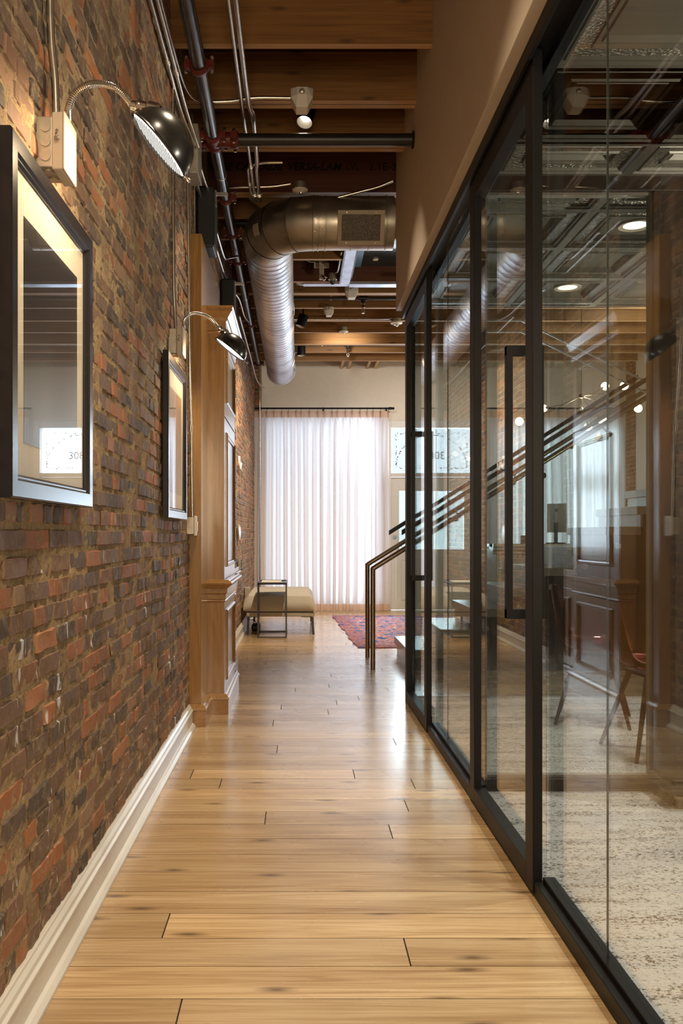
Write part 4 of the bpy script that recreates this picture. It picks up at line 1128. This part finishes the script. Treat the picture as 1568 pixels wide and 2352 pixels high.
# tall cabinet
XC = -.482
cab = thing('tall_cabinet', 'tall oak cabinet with raised panel doors, crown and waist moulding', 'cabinet', (-.53, 6.3, 0))
m = MB(); m.box(-.599, XC-.019, 5.8905, 6.85, .0, 2.60); m.box(-.599, XC, 5.87, 5.89, 0, 2.60); m.build('carcass', oak, cab, bevel=.001)
m = MB(); xsweep(m, BASEP, XC, 5.87, 6.88); m.build('plinth', oakh, cab)
WP = [(0, .735), (.006, .738), (.010, .745), (.006, .752), (.012, .756), (.012, .790), (.022, .796), (.022, .826), (.030, .834), (.034, .846), (.050, .850), (.055, .862), (.048, .872), (.036, .876), (.030, .884), (0, .884)]
m = MB(); xsweep(m, WP, XC, 5.87, 6.87); m.build('waist_moulding', oakh, cab)
CP = [(0, 2.50), (.006, 2.505), (.010, 2.515), (.006, 2.524), (.010, 2.53), (.012, 2.575), (.022, 2.585), (.026, 2.60), (.050, 2.635), (.056, 2.64), (.056, 2.655), (.062, 2.662), (.062, 2.672), (0, 2.672)]
m = MB(); xsweep(m, CP, XC, 5.87, 6.87); m.build('crown_moulding', oakh, cab)
def panel_frame(m, ya, yb, za, zb, xw=XC, w=.034, t=.0145, left=True, right=True):
    """bolection frame standing proud of the door face, mitred; one side may be left open where doors meet"""
    prof = [(0, 0), (t*.55, .0), (t, w*.25), (t, w*.42), (t*.55, w*.55), (t*.45, w*.85), (-.004, w)]
    n = len(prof)
    def at(y, z, sy, sz, cut): return [(xw+p, y+(0 if cut else sy*q), z+sz*q) for p, q in prof]
    c = [at(ya, za, 1, 1, not left), at(yb, za, -1, 1, not right), at(yb, zb, -1, -1, not right), at(ya, zb, 1, -1, not left)]
    sides = [(0, 1)]+([(1, 2)] if right else [])+[(2, 3)]+([(3, 0)] if left else [])
    for i, j in sides:
        m.add(c[i]+c[j], [(k, (k+1) % n, n+(k+1) % n, n+k) for k in range(n)])
def door(root, ya, yb, za, zb, pa, pb, left, xw=XC, name='cabinet_door', t=.018):
    """leaf with recessed centre and a raised half frame"""
    m = MB(); g = .0015; iy0 = (ya+.13) if left else ya+g; iy1 = (yb-g) if left else yb-.13
    o0, o1 = iy0, iy1
    m.box(xw-t, xw, ya+g, yb-g, za+g, pa).box(xw-t, xw, ya+g, yb-g, pb, zb-g)
    if left: m.box(xw-t, xw, ya+g, o0, pa, pb)
    else: m.box(xw-t, xw, o1, yb-g, pa, pb)
    d = m.build(name, oak, root)
    m = MB(); m.box(xw-t+.001, xw-.004, (o0 if left else ya+g), (yb-g if left else o1), pa, pb); m.build('panel', oak, d)
    m = MB(); panel_frame(m, (o0-.022) if left else ya+g, (yb-g) if left else o1+.022, pa-.022, pb+.022, xw, left=left, right=not left); m.build('panel_moulding', oakh, d)
    return d
ym_ = 6.41
for (za, zb, pa, pb) in ((.137, .733, .225, .655), (.886, 1.955, .985, 1.845), (1.965, 2.498, 2.085, 2.42)):
    door(cab, 5.895, ym_, za, zb, pa, pb, True); door(cab, ym_, 6.85, za, zb, pa, pb, False)
# low console behind it
XL = -.545
lo = thing('low_cabinet', 'low oak cabinet with panel doors beyond the tall cabinet, seen reflected in the glass', 'cabinet', (-.6, 7.25, 0))
m = MB(); m.box(XB+.009, XL-.018, 6.86, 7.76, 0, .88); m.build('carcass', oak, lo)
m = MB(); m.box(XB+.009, XL+.028, 6.86, 7.76, 0, .10).box(XB+.004, XL+.020, 6.86, 7.76, .10, .13); m.build('plinth', oakh, lo, bevel=.008)
m = MB(); m.sweep([(XL+p if p else XL-.02, 6.88, z) for p, z in WP], [(0, 0, 0), (0, .88, 0)]); m.build('waist_moulding', oakh, lo)
m = MB(); m.box(XB+.009, XL+.035, 6.86, 7.77, .884, .905); m.build('worktop', stonem, lo, bevel=.004)
for (ya, yb, l) in ((6.88, 7.02, False), (7.03, 7.22, True), (7.22, 7.44, False), (7.46, 7.75, True)):
    door(lo, ya, yb, .137, .733, .225, .655, l, xw=XL)

# ================================================================== FAR LEFT CORNER
# wall letters
r = thing('wall_lettering', 'thin white raised letters mounted on the far brick wall', 'wall sign', (-.63, 10.4, 1.9))
Mw = Matrix.Translation((-.640, 9.78, 1.90)) @ Matrix.Rotation(PI/2, 4, 'Z') @ Matrix.Rotation(PI/2, 4, 'X')
ox = 0
for ch, w in (('D', .19), ('e', .15), ('c', .14)):
    add_text('letter', ch, .215, Mw @ Matrix.Translation((ox, 0, 0)), signw, r, extrude=.008, bold=-.002); ox += w
r = thing('wall_sconce', 'round pale disc with a thin arm on the brick past the cabinet', 'wall fitting', (-.64, 9.9, 1.18))
m = MB(); m.lathe([(0, .030), (.05, .028), (.085, .018), (.092, .006), (.088, 0)], (-.655, 9.85, 1.20), (1, 0, 0), 32); m.build('round_plate', pm('satin_nickel', (.62, .58, .50), .3, .6), r, smooth=True)
m = MB(); m.cyl((-.64, 9.85, 1.205), (-.59, 10.05, 1.20), .006, 8); m.build('arm', railblk, r)
r = thing('outlet_box', 'small grey box with dark slot on brick beside the cabinet edge', 'outlet box', (-.64, 9.95, .8))
m = MB(); m.box(-.660, -.628, 9.9, 10.0, .79, .90); m.build('box_body', boxm, r, bevel=.003)
m = MB(); m.box(-.628, -.612, 9.9, 10.0, .79, .80).box(-.628, -.612, 9.9, 10.0, .89, .90).box(-.627, -.622, 9.93, 9.98, .81, .88); m.build('dark_slot', blackpl, r)
m = MB(); m.box(-.660, -.600, 11.15, 11.28, .36, .52); top('power_box', m, boxm, 'grey metal power box on brick at the left end of the daybed', 'power box', bevel=.003)
m = MB(); P_ = smoothpath([(-.575, 13.55, 3.7), (-.57, 13.55, 2.6), (-.572, 13.54, 1.3), (-.565, 13.55, .0)], 4); m.tube(P_, .012, 10); top('conduit', m, emt, 'vertical pipe in the dark far corner beside the curtain', 'conduit', smooth=True)
# daybed
r = thing('daybed', 'oatmeal tweed daybed with channelled cushion and thin dark legs by the curtain', 'daybed', (-.2, 11.3, 0))
bx0, bx1, by0, by1 = -.615, .195, 10.47, 12.1
m = MB(); m.box(bx0+.015, bx1+.004, by0, by1, .218, .268); m.build('base_frame', fabric, r, bevel=.008)
m = MB()
def cushion(m, x0, x1, y0, y1, z0, z1, seams, nx=16, ny=44, rd=.05):
    top_ = []; 
    for j in range(ny+1):
        for i in range(nx+1):
            u = i/nx; v = j/ny; x = x0+(x1-x0)*u; y = y0+(y1-y0)*v
            du = min(u, 1-u)*(x1-x0); dv = min(v, 1-v)*(y1-y0); e = 0
            for dd in (du, dv):
                if dd < rd: e += (rd-math.sqrt(max(rd*rd-(rd-dd)**2, 0)))
            z = z1-e*.9+.018*math.sin(PI*u)*math.sin(PI*v)
            bd = [y0]+seams+[y1]
            for ba, bb in zip(bd[:-1], bd[1:]):
                if ba <= y <= bb: z += -.040+.045*math.sqrt(max(0, 1-(2*(y-ba)/(bb-ba)-1)**2))
            top_.append((x, y, max(z, z0+.02)))
    n0 = len(m.v); fs = []
    W_ = nx+1
    for j in range(ny):
        for i in range(nx): fs.append((j*W_+i, j*W_+i+1, (j+1)*W_+i+1, (j+1)*W_+i))
    border = [i for i in range(W_)]+[j*W_+nx for j in range(1, ny+1)]+[ny*W_+i for i in range(nx-1, -1, -1)]+[j*W_ for j in range(ny-1, 0, -1)]
    bt = []
    cx_, cy_ = (x0+x1)/2, (y0+y1)/2
    lv = [(.5, .012), (1.0, 0.0)]
    rings = [border]; vs = list(top_)
    for (f_, ins) in ((.30, -.008), (.75, -.008), (1.0, .012)):
        ring = []
        for b_ in border:
            x, y, z = top_[b_]; z_ = z+(z0-z)*f_
            ring.append(len(vs)); vs.append((x+(cx_-x)/abs(x1-x0)*ins*2, y+(cy_-y)/abs(y1-y0)*ins*2, z_))
        rings.append(ring)
    for a_r, b_r in zip(rings[:-1], rings[1:]):
        for k in range(len(a_r)): q = (k+1) % len(a_r); fs.append((a_r[k], a_r[q], b_r[q], b_r[k]))
    fs.append(tuple(rings[-1]))
    m.add(vs, fs)
cushion(m, bx0-.01, bx1-.005, by0-.02, by1-.02, .280, .475, [10.98, 11.42, 11.80]); m.build('seat_cushion', fabric, r, smooth=True)
m = MB(); m.box(bx0+.03, bx1-.01, by0+.01, by1-.02, .268, .284); m.build('cushion_gap', blackpl, r)
for (x, y, s) in ((bx0+.04, by0+.02, -1), (bx1-.02, by0+.02, 1), (bx0+.04, by1-.04, -1), (bx1-.02, by1-.04, 1)):
    m = MB(); m.sweep([(x-.014, y-.006, .214), (x+.014, y-.006, .214), (x+.014, y+.008, .214), (x-.014, y+.008, .214)], [(0, 0, 0), (s*.012, 0, -.21)])
    m.box(min(x, x-s*.13), max(x, x-s*.13), y-.006, y+.03, .210, .219); m.build('leg', railblk, r)
# C table
r = thing('side_table', 'slim black metal frame side table pulled over the daybed edge', 'side table', (-.29, 10.3, 0))
tx0, tx1, ty0, ty1 = -.452, -.130, 10.20, 10.84; s = .0075; zt = .632
for (x, y) in ((tx0, ty0), (tx1, ty0), (tx0, ty0+.21), (tx1, ty0+.21)):
    m = MB(); m.box(x-s, x+s, y-s, y+s, 0, zt-.015); m.build('leg', railblk, r)
m = MB()
for (z0, z1) in ((0, .014),): m.box(tx0, tx1, ty0-s, ty0+s, z0, z1).box(tx0, tx1, ty1-s, ty1+s, z0, z1).box(tx0-s, tx0+s, ty0, ty1, z0, z1).box(tx1-s, tx1+s, ty0, ty1, z0, z1)
m.build('base_frame', railblk, r)
m = MB(); m.box(tx0-s, tx1+s, ty0-s, ty1+s, zt-.022, zt-.012).box(tx0-s, tx1+s, ty0-s, ty0+s, zt-.022, zt).box(tx0-s, tx1+s, ty1-s, ty1+s, zt-.022, zt).box(tx0-s, tx0+s, ty0, ty1, zt-.022, zt).box(tx1-s, tx1+s, ty0, ty1, zt-.022, zt); m.build('table_top', railblk, r)
m = MB(); m.box(tx0+.03, tx1-.06, ty0+.22, ty0+.50, zt-.012, zt+.001); top('magazine', m, paperm, 'white magazine lying on the slim side table', 'magazine')
r = thing('power_adapter', 'black power adapter on the floor beneath the daybed', 'power adapter', (-.5, 11.1, 0))
m = MB(); m.box(-.565, -.46, 10.95, 11.15, .0, .075); m.build('adapter_body', blackpl, r, bevel=.018, seg=3)
m = MB(); m.tube(smoothpath([(-.50, 11.1, .07), (-.54, 11.0, .13), (-.60, 10.9, .14), (-.63, 11.0, .20), (-.615, 11.2, .36)]), .004, 8); m.build('cable', blackpl, r)

# curtains
def curtain(name, x0, x1, y, z0, z1, pleats, label, amp=.095, seed=1):
    rg_ = random.Random(seed); r = thing(name, label, 'curtain', ((x0+x1)/2, y, z0))
    per = 14; nx = pleats*per; pos = sorted([0]+[ (i+rg_.uniform(-.18, .18))/pleats for i in range(1, pleats)]+[1])
    zs = [z1, z1-.03, z1-.06, z1-.10, z1-.115, z1-.16, z1-.3, z1-.6, z1-1.1, z1-1.7, z0+.9, z0+.45, z0+.115, z0+.10, z0+.04, z0]
    vs = []
    ph = [rg_.uniform(0, 6) for _ in range(8)]; pa = [rg_.uniform(.6, 1.25) for _ in range(pleats+1)]
    for z in zs:
        t_ = (z1-z)/(z1-z0)
        for i in range(nx+1):
            k = min(i//per, pleats-1); f = (i-k*per)/per
            xx = pos[k]+(pos[k+1]-pos[k])*f
            # pinch pleat at the head, round folds below
            head = math.exp(-((min(f, 1-f))/.085)**2)*.055
            fold = (math.sin(2*PI*f-PI/2)*.5+.5)*amp*pa[k]*(.45+.55*min(t_*3, 1))
            wob = .012*math.sin(xx*19+ph[0]+t_*2)+.008*math.sin(xx*47+ph[1]-t_*3)
            drift = .018*t_*math.sin(xx*9+ph[2])*(1 if z > z0+.2 else 1.4)
            hd = max(0, 1-t_*14)
            ov = .15*math.sin(4*PI*f)*min(t_*2.2, 1)*(pos[k+1]-pos[k]); vs.append((x0+(x1-x0)*(xx+ov)+drift, y-(head*hd+fold*(1-hd*.6))-wob*min(t_*4, 1), z))
    m = MB(); n = nx+1; fa = []; fb = []
    hh_ = {3, 4}
    for j in range(len(zs)-1):
        mi = 1 if (j <= 2 or j >= 13) else 0
        for i in range(nx):
            m.f.append((j*n+i, j*n+i+1, (j+1)*n+i+1, (j+1)*n+i)); m.m.append(mi)
    m.v = vs
    o = m.build('curtain_panel', [sheer, hemm], r, smooth=True)
    return r, [x0+(x1-x0)*p for p in pos]
r, ps = curtain('curtain', -.70, 1.405, YF-.13, .012, 3.085, 19, 'left sheer pinch pleat curtain hanging at the street window', seed=5)
rod = thing('curtain_rod', 'long black curtain rod with rings above the left curtain', 'curtain rod', (.35, YF-.14, 3.12))
m = MB(); m.cyl((-.66, YF-.15, 3.125), (1.40, YF-.15, 3.125), .0135, 14).cyl((1.40, YF-.15, 3.125), (1.46, YF-.15, 3.125), .020, 14).lathe([(.0, .055), (.018, .05), (.020, .03), (.010, .02), (.012, 0)], (1.44, YF-.15, 3.125), (1, 0, 0), 14); m.build('rod', blackm, rod, smooth=True)
for p in ps:
    m = MB(); m.tube([(p, YF-.15+.021*math.cos(a), 3.118+.021*math.sin(a)) for a in [2*PI*i/12 for i in range(13)]], .003, 6, cap=False); m.box(p-.002, p+.002, YF-.152, YF-.148, 3.07, 3.10); m.build('ring', blackm, rod)
for x in (.40, 1.38):
    m = MB(); m.box(x-.008, x+.008, YF-.15, YF, 3.118, 3.132).box(x-.01, x+.01, YF-.012, YF, 2.93, 3.16); m.build('bracket', blackm, rod)
r, ps = curtain('curtain', 2.86, 5.05, YF-.13, .012, 3.085, 17, 'right sheer curtain seen through the glass behind the stairs', seed=9)
rod = thing('curtain_rod', 'black curtain rod behind the stairs, seen through the glass', 'curtain rod', (3.95, YF-.14, 3.12))
m = MB(); m.cyl((2.82, YF-.15, 3.125), (5.08, YF-.15, 3.125), .0135, 14); m.build('rod', blackm, rod, smooth=True)
for p in ps:
    m = MB(); m.tube([(p, YF-.15+.021*math.cos(a), 3.118+.021*math.sin(a)) for a in [2*PI*i/12 for i in range(13)]], .003, 6, cap=False); m.build('ring', blackm, rod)

# rug
x0, x1, y0, y1 = .50, 2.65, 9.28, 12.95; nx, ny = 60, 100
vs = []; eg = []
for j in range(ny+1):
    for i in range(nx+1):
        u, v = i/nx, j/ny; w = .006*math.sin(v*46)+.006*math.sin(v*17+1) if i == 0 else 0
        vs.append((x0+(x1-x0)*u+.12*(1-v)*(1-u)+w*1.3, y0+(y1-y0)*v+(.006*math.sin(u*40) if j == 0 else 0), .009+.0012*math.sin(u*23)*math.sin(v*31)))
fs = []
for j in range(ny):
    for i in range(nx):
        q = j*(nx+1)+i; fs.append((q, q+1, q+nx+2, q+nx+1)); u, v = (i+.5)/nx, (j+.5)/ny
        eg.append(min(.5, min(u*(x1-x0), (1-u)*(x1-x0), v*(y1-y0), (1-v)*(y1-y0))))
me = bpy.data.meshes.new('area_rug'); me.from_pydata(vs, [], fs); me.materials.append(rugm)
at = me.attributes.new('edge', 'FLOAT', 'FACE'); at.data.foreach_set('value', eg)
o = bpy.data.objects.new('area_rug', me); C.objects.link(o); tag(o, 'worn red and blue patterned rug near the street door', 'rug')
md = o.modifiers.new('s', 'SOLIDIFY'); md.thickness = .008; md.offset = -1

# ================================================================== STAIRS
SY0, SY1, SX, RUN, RISE = 7.75, 8.83, .955, .285, .1785
st = thing('staircase', 'pale oak tread staircase rising to the right behind the glass', 'staircase', (2.5, 8.3, 0))
for i in range(12):
    x = SX+RUN*i; z = RISE*(i+1)
    m = MB(); m.box(x, x+RUN+.03, SY0, SY1, z-.072, z); m.build('tread', treadm, st, bevel=.003)
    m = MB(); m.box(x+.028, x+.048, SY0+.004, SY1-.004, z-RISE, z-.072); m.build('riser', treadm, st)
m = MB()
P = [(SX+.05, 0), (SX+RUN*12, 0), (SX+RUN*12, RISE*12-.08)]+sum([[(SX+RUN*i+.05, RISE*(i+1)-.075), (SX+RUN*i+.05, RISE*i-.075+.0)] for i in range(11, 0, -1)], [])+[(SX+.05, RISE-.075)]
m.sweep([(x, SY0+.005, z) for x, z in P], [(0, 0, 0), (0, .06, 0)]); m.build('stringer', darkw, st)
m = MB(); m.sweep([(x, SY1-.065, z) for x, z in P], [(0, 0, 0), (0, .06, 0)]); m.build('stringer', darkw, st)
sl = RISE/RUN
for q, (y, x_, zt_) in enumerate(((8.60, .674, .892), (7.80, .658, .882))):
    lb = ['far bronze stair handrail on a square post, beside the rug', 'near bronze stair handrail on a square post, closer to camera'][q]
    r = thing('handrail', lb, 'handrail', (x_, y, 0))
    m = MB(); m.cyl((x_, y, 0), (x_, y, zt_), .0215, 16); m.build('post', brassm, r, smooth=True)
    ex = 3.35; rl = MB(); rl.tube([(x_, y, zt_), (ex, y, zt_+(ex-x_)*sl)], .0215, 16); rl.build('rail', brassm, r, smooth=True)
    m = MB(); m.lathe([(0, .0225), (.012, .0185), (.0215, .006), (.0225, 0), (.0215, -.006), (.012, -.0185), (0, -.0225)], (x_, y, zt_), n=16); m.build('corner_joint', brassm, r, smooth=True)
    g = thing('glass_balustrade', ['far clear stair balustrade with dark cap rail', 'near clear stair balustrade with dark cap rail'][q], 'balustrade', (.92, y, 0))
    yg = [SY1-.03, SY0-.035][q]; gx0 = .90; z0 = 1.205
    m = MB(); m.sweep([(gx0, yg-.022, z0-.03), (gx0, yg+.022, z0-.03), (gx0, yg+.022, z0+.015), (gx0, yg-.022, z0+.015)], [(0, 0, 0), (ex-gx0, 0, (ex-gx0)*sl)]); m.build('cap_rail', railblk, g, bevel=.003)
    px_ = [gx0+.07, 1.75, 2.55, ex]
    for a, c in zip(px_[:-1], px_[1:]):
        m = MB(); f = lambda x: z0-.03+(x-gx0)*sl
        lo_ = lambda x: max(.0, (x-SX)*sl-.18)+.01
        m.sweep([(a+.004, yg-.006, lo_(a)), (c-.004, yg-.006, lo_(c)), (c-.004, yg-.006, f(c)), (a+.004, yg-.006, f(a))], [(0, 0, 0), (0, .012, 0)]); m.build('glass_pane', glass, g)
    for i in range(2, 9):
        x = SX+RUN*i+.10; m = MB(); zc_ = (x-SX)*sl-.05; d_ = -1 if q else 1
        m.cyl((x, yg, zc_), (x, yg+d_*.018, zc_), .026, 20); m.build('glass_standoff', boxm, g, smooth=True)
    for i in (2, 4, 6, 8):
        x = SX+RUN*i; zr = zt_+(x-x_)*sl; m = MB(); m.cyl((x, y, zr-.02), (x+.03, yg+(.02 if q == 0 else -.02)*-1, zr-.09), .007, 8).cyl((x+.03, yg, zr-.09), (x+.03, yg+(.012 if q else -.012), zr-.09), .026, 16); m.build('rail_bracket', railblk, r, smooth=True)
# steel stringer of the upper flight
m = MB(); q0, q1 = Vector((2.0, 8.0, 3.10)), Vector((4.19, 8.0, 2.03))
for dz in (0, -.10): m.tube([q0+Vector((-.35, 0, dz)), q0+Vector((0, 0, dz)), q1+Vector((0, 0, dz))], .010, 4, sq=True)
top('steel_brace', m, pm('satin_steel', (.5, .5, .5), .35, .8), 'thin pale steel bars sloping down to the right above the stairs', 'steel bar')

# ================================================================== RECEPTION, SEEN THROUGH THE GLASS
dk = thing('reception_desk', 'pale moulded reception desk standing before the right curtain', 'desk', (3.1, 11.7, 0))
dx0, dx1, dy = 2.56, 4.2, 11.5
m = MB(); m.box(dx0, dx1, dy, dy+.9, .0, .99); m.build('desk_body', deskp, dk)
m = MB(); m.sweep([(dx0-.05, dy-p, z) for p, z in ((-.2, .93), (0, .93), (.015, .94), (.015, .97), (.035, .99), (.035, 1.02), (.05, 1.03), (.05, 1.06), (-.2, 1.06))], [(0, 0, 0), (dx1-dx0+.05, 0, 0)]); m.box(dx0-.05, dx1, dy, dy+.9, 1.02, 1.06); m.build('counter', stonem, dk)
for i in range(3):
    xa = dx0+.12+i*.5; m = MB(); m.box(xa, xa+.38, dy-.012, dy, .78, .80).box(xa, xa+.38, dy-.012, dy, .14, .16).box(xa, xa+.02, dy-.012, dy, .16, .78).box(xa+.36, xa+.38, dy-.012, dy, .16, .78); m.build('panel_moulding', deskp, dk)
mo = thing('computer_monitor', 'computer monitor seen from behind on the reception desk', 'monitor', (3.45, 11.75, 1.06))
cm = Vector((3.42, 11.78, 1.06)); ca, sa = math.cos(math.radians(38)), math.sin(math.radians(38)); uu = Vector((ca, -sa, 0)); nn_ = Vector((sa, ca, 0)); zz = Vector((0, 0, 1))
m = MB(); m.obox(cm+zz*.34, (uu*.13, nn_*.012, zz*.19)); m.build('monitor_shell', pm('silver_shell', (.40, .42, .44), .35, .3), mo, bevel=.005)
m = MB(); m.obox(cm+zz*.34+nn_*.013, (uu*.125, nn_*.001, zz*.18)); m.build('screen', blackpl, mo)
m = MB(); m.obox(cm+zz*.14-nn_*.03, (uu*.022, nn_*.01, zz*.14)).obox(cm+zz*.008-nn_*.03, (uu*.10, nn_*.09, zz*.008)); m.build('stand', blackpl, mo)
m = MB(); m.cyl(cm+zz*.44-nn_*.013, cm+zz*.44-nn_*.015, .022, 20); m.build('emblem', railblk, mo)
Mh = Matrix.Translation(cm+zz*.432-nn_*.0158-uu*.013) @ Matrix(((uu.x, 0, -nn_.x, 0), (uu.y, 0, -nn_.y, 0), (0, 1, 0, 0), (0, 0, 0, 1)))
add_text('emblem_letters', 'hp', .026, Mh, boxm, mo, extrude=.0005, shear=.3)
ph_ = thing('desk_phone', 'black desk phone with raised handset left of the monitor', 'phone', (3.2, 11.8, 1.06))
m = MB(); m.sweep([(3.0, 11.58, 1.061), (3.0, 11.74, 1.061), (3.0, 11.74, 1.16), (3.0, 11.62, 1.09)], [(0, 0, 0), (.20, 0, 0)]); m.build('phone_body', blackpl, ph_, bevel=.006)
m = MB(); m.tube(smoothpath([(3.12, 11.70, 1.15), (3.13, 11.72, 1.25), (3.16, 11.75, 1.27), (3.20, 11.78, 1.21)]), .016, 8); m.build('handset', blackpl, ph_, smooth=True)
m = MB(); m.cyl((3.02, 11.9, 1.06), (3.02, 11.9, 1.16), .05, 18).cyl((3.02, 11.9, 1.16), (3.02, 11.9, 1.17), .042, 18); top('pen_pot', m, blackpl, 'round black pot on the desk beside the phone', 'pen pot', smooth=True)
# chandelier
ch = thing('chandelier', 'thin rod chandelier with clear globe bulbs hanging above the desk', 'chandelier', (3.34, 10.5, 2.8))
hub = px(1335, 910, 10.5)
m = MB(); m.cyl(hub, (hub.x, hub.y, 4.04), .005, 8).cyl((hub.x, hub.y, 4.0), (hub.x, hub.y, 4.05), .06, 20).lathe([(0, -.03), (.03, -.02), (.03, .02), (0, .03)], hub, n=14); m.build('stem', brassm, ch, smooth=True)
BU = [(1192, 968, 10.3), (1247, 938, 10.9), (1389, 887, 10.7), (1433, 886, 10.2), (1383, 965, 10.2), (1465, 938, 10.4), (1350, 980, 11.0)]
for (bx, by, bY) in BU:
    p = px(bx, by, bY); j = hub.lerp(p, .5)+Vector((0, 0, -.03))
    m = MB(); m.cyl(hub, j, .004, 6).cyl(j, p, .004, 6).cyl(j, j+Vector((.0, 0, .05)), .003, 6); m.build('rod', brassm, ch)
    d = (p-j).normalized(); m = MB(); m.cyl(p-d*.07, p-d*.03, .016, 12); m.build('bulb_holder', brassm, ch, smooth=True)
    m = MB(); m.lathe([(0, -.047)]+[(.047*math.cos(a), .047*math.sin(a)) for a in [-PI/2+PI*i/10 for i in range(1, 10)]]+[(0, .047)], p, n=18); m.build('globe_bulb', embulb, ch, smooth=True)
p = px(1375, 1005, 10.3); q = px(1360, 998, 10.3)
m = MB(); m.cyl(hub+Vector((0, 0, -.1)), q, .004, 6); m.build('rod', brassm, ch)
m = MB(); m.lathe([(0, -.045), (.03, -.036), (.045, -.01), (.048, .02), (0, .02)], p, (-.8, -.3, .3), 18); m.build('shade_cap', boxm, ch, smooth=True)
lamp('chandelier_light', 'POINT', tuple(hub+Vector((0, 0, -.15))), energy=45, color=(1, .85, .62), size=.03)

# chairs and console in the rooms
def chair(loc, rz, label):
    r = thing('shell_chair', label, 'chair', loc, rz)
    m = MB(); rows_ = []
    prof = [(-.22, .47), (-.10, .445), (.04, .44), (.15, .455), (.20, .50), (.225, .60), (.245, .74), (.26, .86)]
    vs = []; nw = 10
    for k, (x, z) in enumerate(prof):
        w = [.21, .235, .24, .235, .23, .225, .20, .13][k]
        for i in range(nw+1):
            t_ = -1+2*i/nw; vs.append((x-(abs(t_)**2.5)*(.09 if k > 3 else .0), w*t_, z+(abs(t_)**3)*(.07 if k < 5 else -.04*(k-4)/3)))
    fs = [(j*(nw+1)+i, j*(nw+1)+i+1, (j+1)*(nw+1)+i+1, (j+1)*(nw+1)+i) for j in range(len(prof)-1) for i in range(nw)]
    m.add(vs, fs); s_ = m.build('seat_shell', acryl, r, smooth=True, local=True)
    md = s_.modifiers.new('s', 'SOLIDIFY'); md.thickness = .010; md = s_.modifiers.new('u', 'SUBSURF'); md.levels = 1; md.render_levels = 2
    for (x, y) in ((-.20, -.20), (-.20, .20), (.20, -.20), (.20, .20)):
        m = MB(); m.cyl((x*.5, y*.5, .43), (x*1.08, y*1.08, 0), .017, 12, r1=.010); m.build('leg', walnut, r, smooth=True, local=True)
    m = MB(); m.box(-.12, .12, -.12, .12, .42, .438); m.build('seat_mount', blackpl, r, local=True)
chair((1.86, 5.62, .009), math.radians(160), 'red shell chair with splayed walnut legs, farther behind the glazed partition')
chair((1.93, 4.80, .009), math.radians(185), 'red shell chair with splayed walnut legs, just behind the glazed partition')
r = thing('dark_cabinet', 'tall dark cabinet on short round feet at the right photo edge', 'cabinet', (1.85, 3.85, 0))
m = MB(); m.box(1.60, 2.5, 3.78, 4.02, .12, 2.1); m.build('cabinet_body', darkw, r, bevel=.004)
m = MB(); m.box(1.575, 2.52, 3.765, 4.03, .08, .12); m.build('plinth', darkw, r, bevel=.006)
for (x, y) in ((1.635, 3.82), (1.635, 3.98), (2.4, 3.82), (2.4, 3.98)):
    m = MB(); m.lathe([(.017, 0), (.018, .035), (.022, .040), (.022, .055), (.014, .062), (.012, .08)], (x, y, .009), n=20, cap=True); m.build('foot', brassm, r, smooth=True)

bpy.context.view_layer.update()
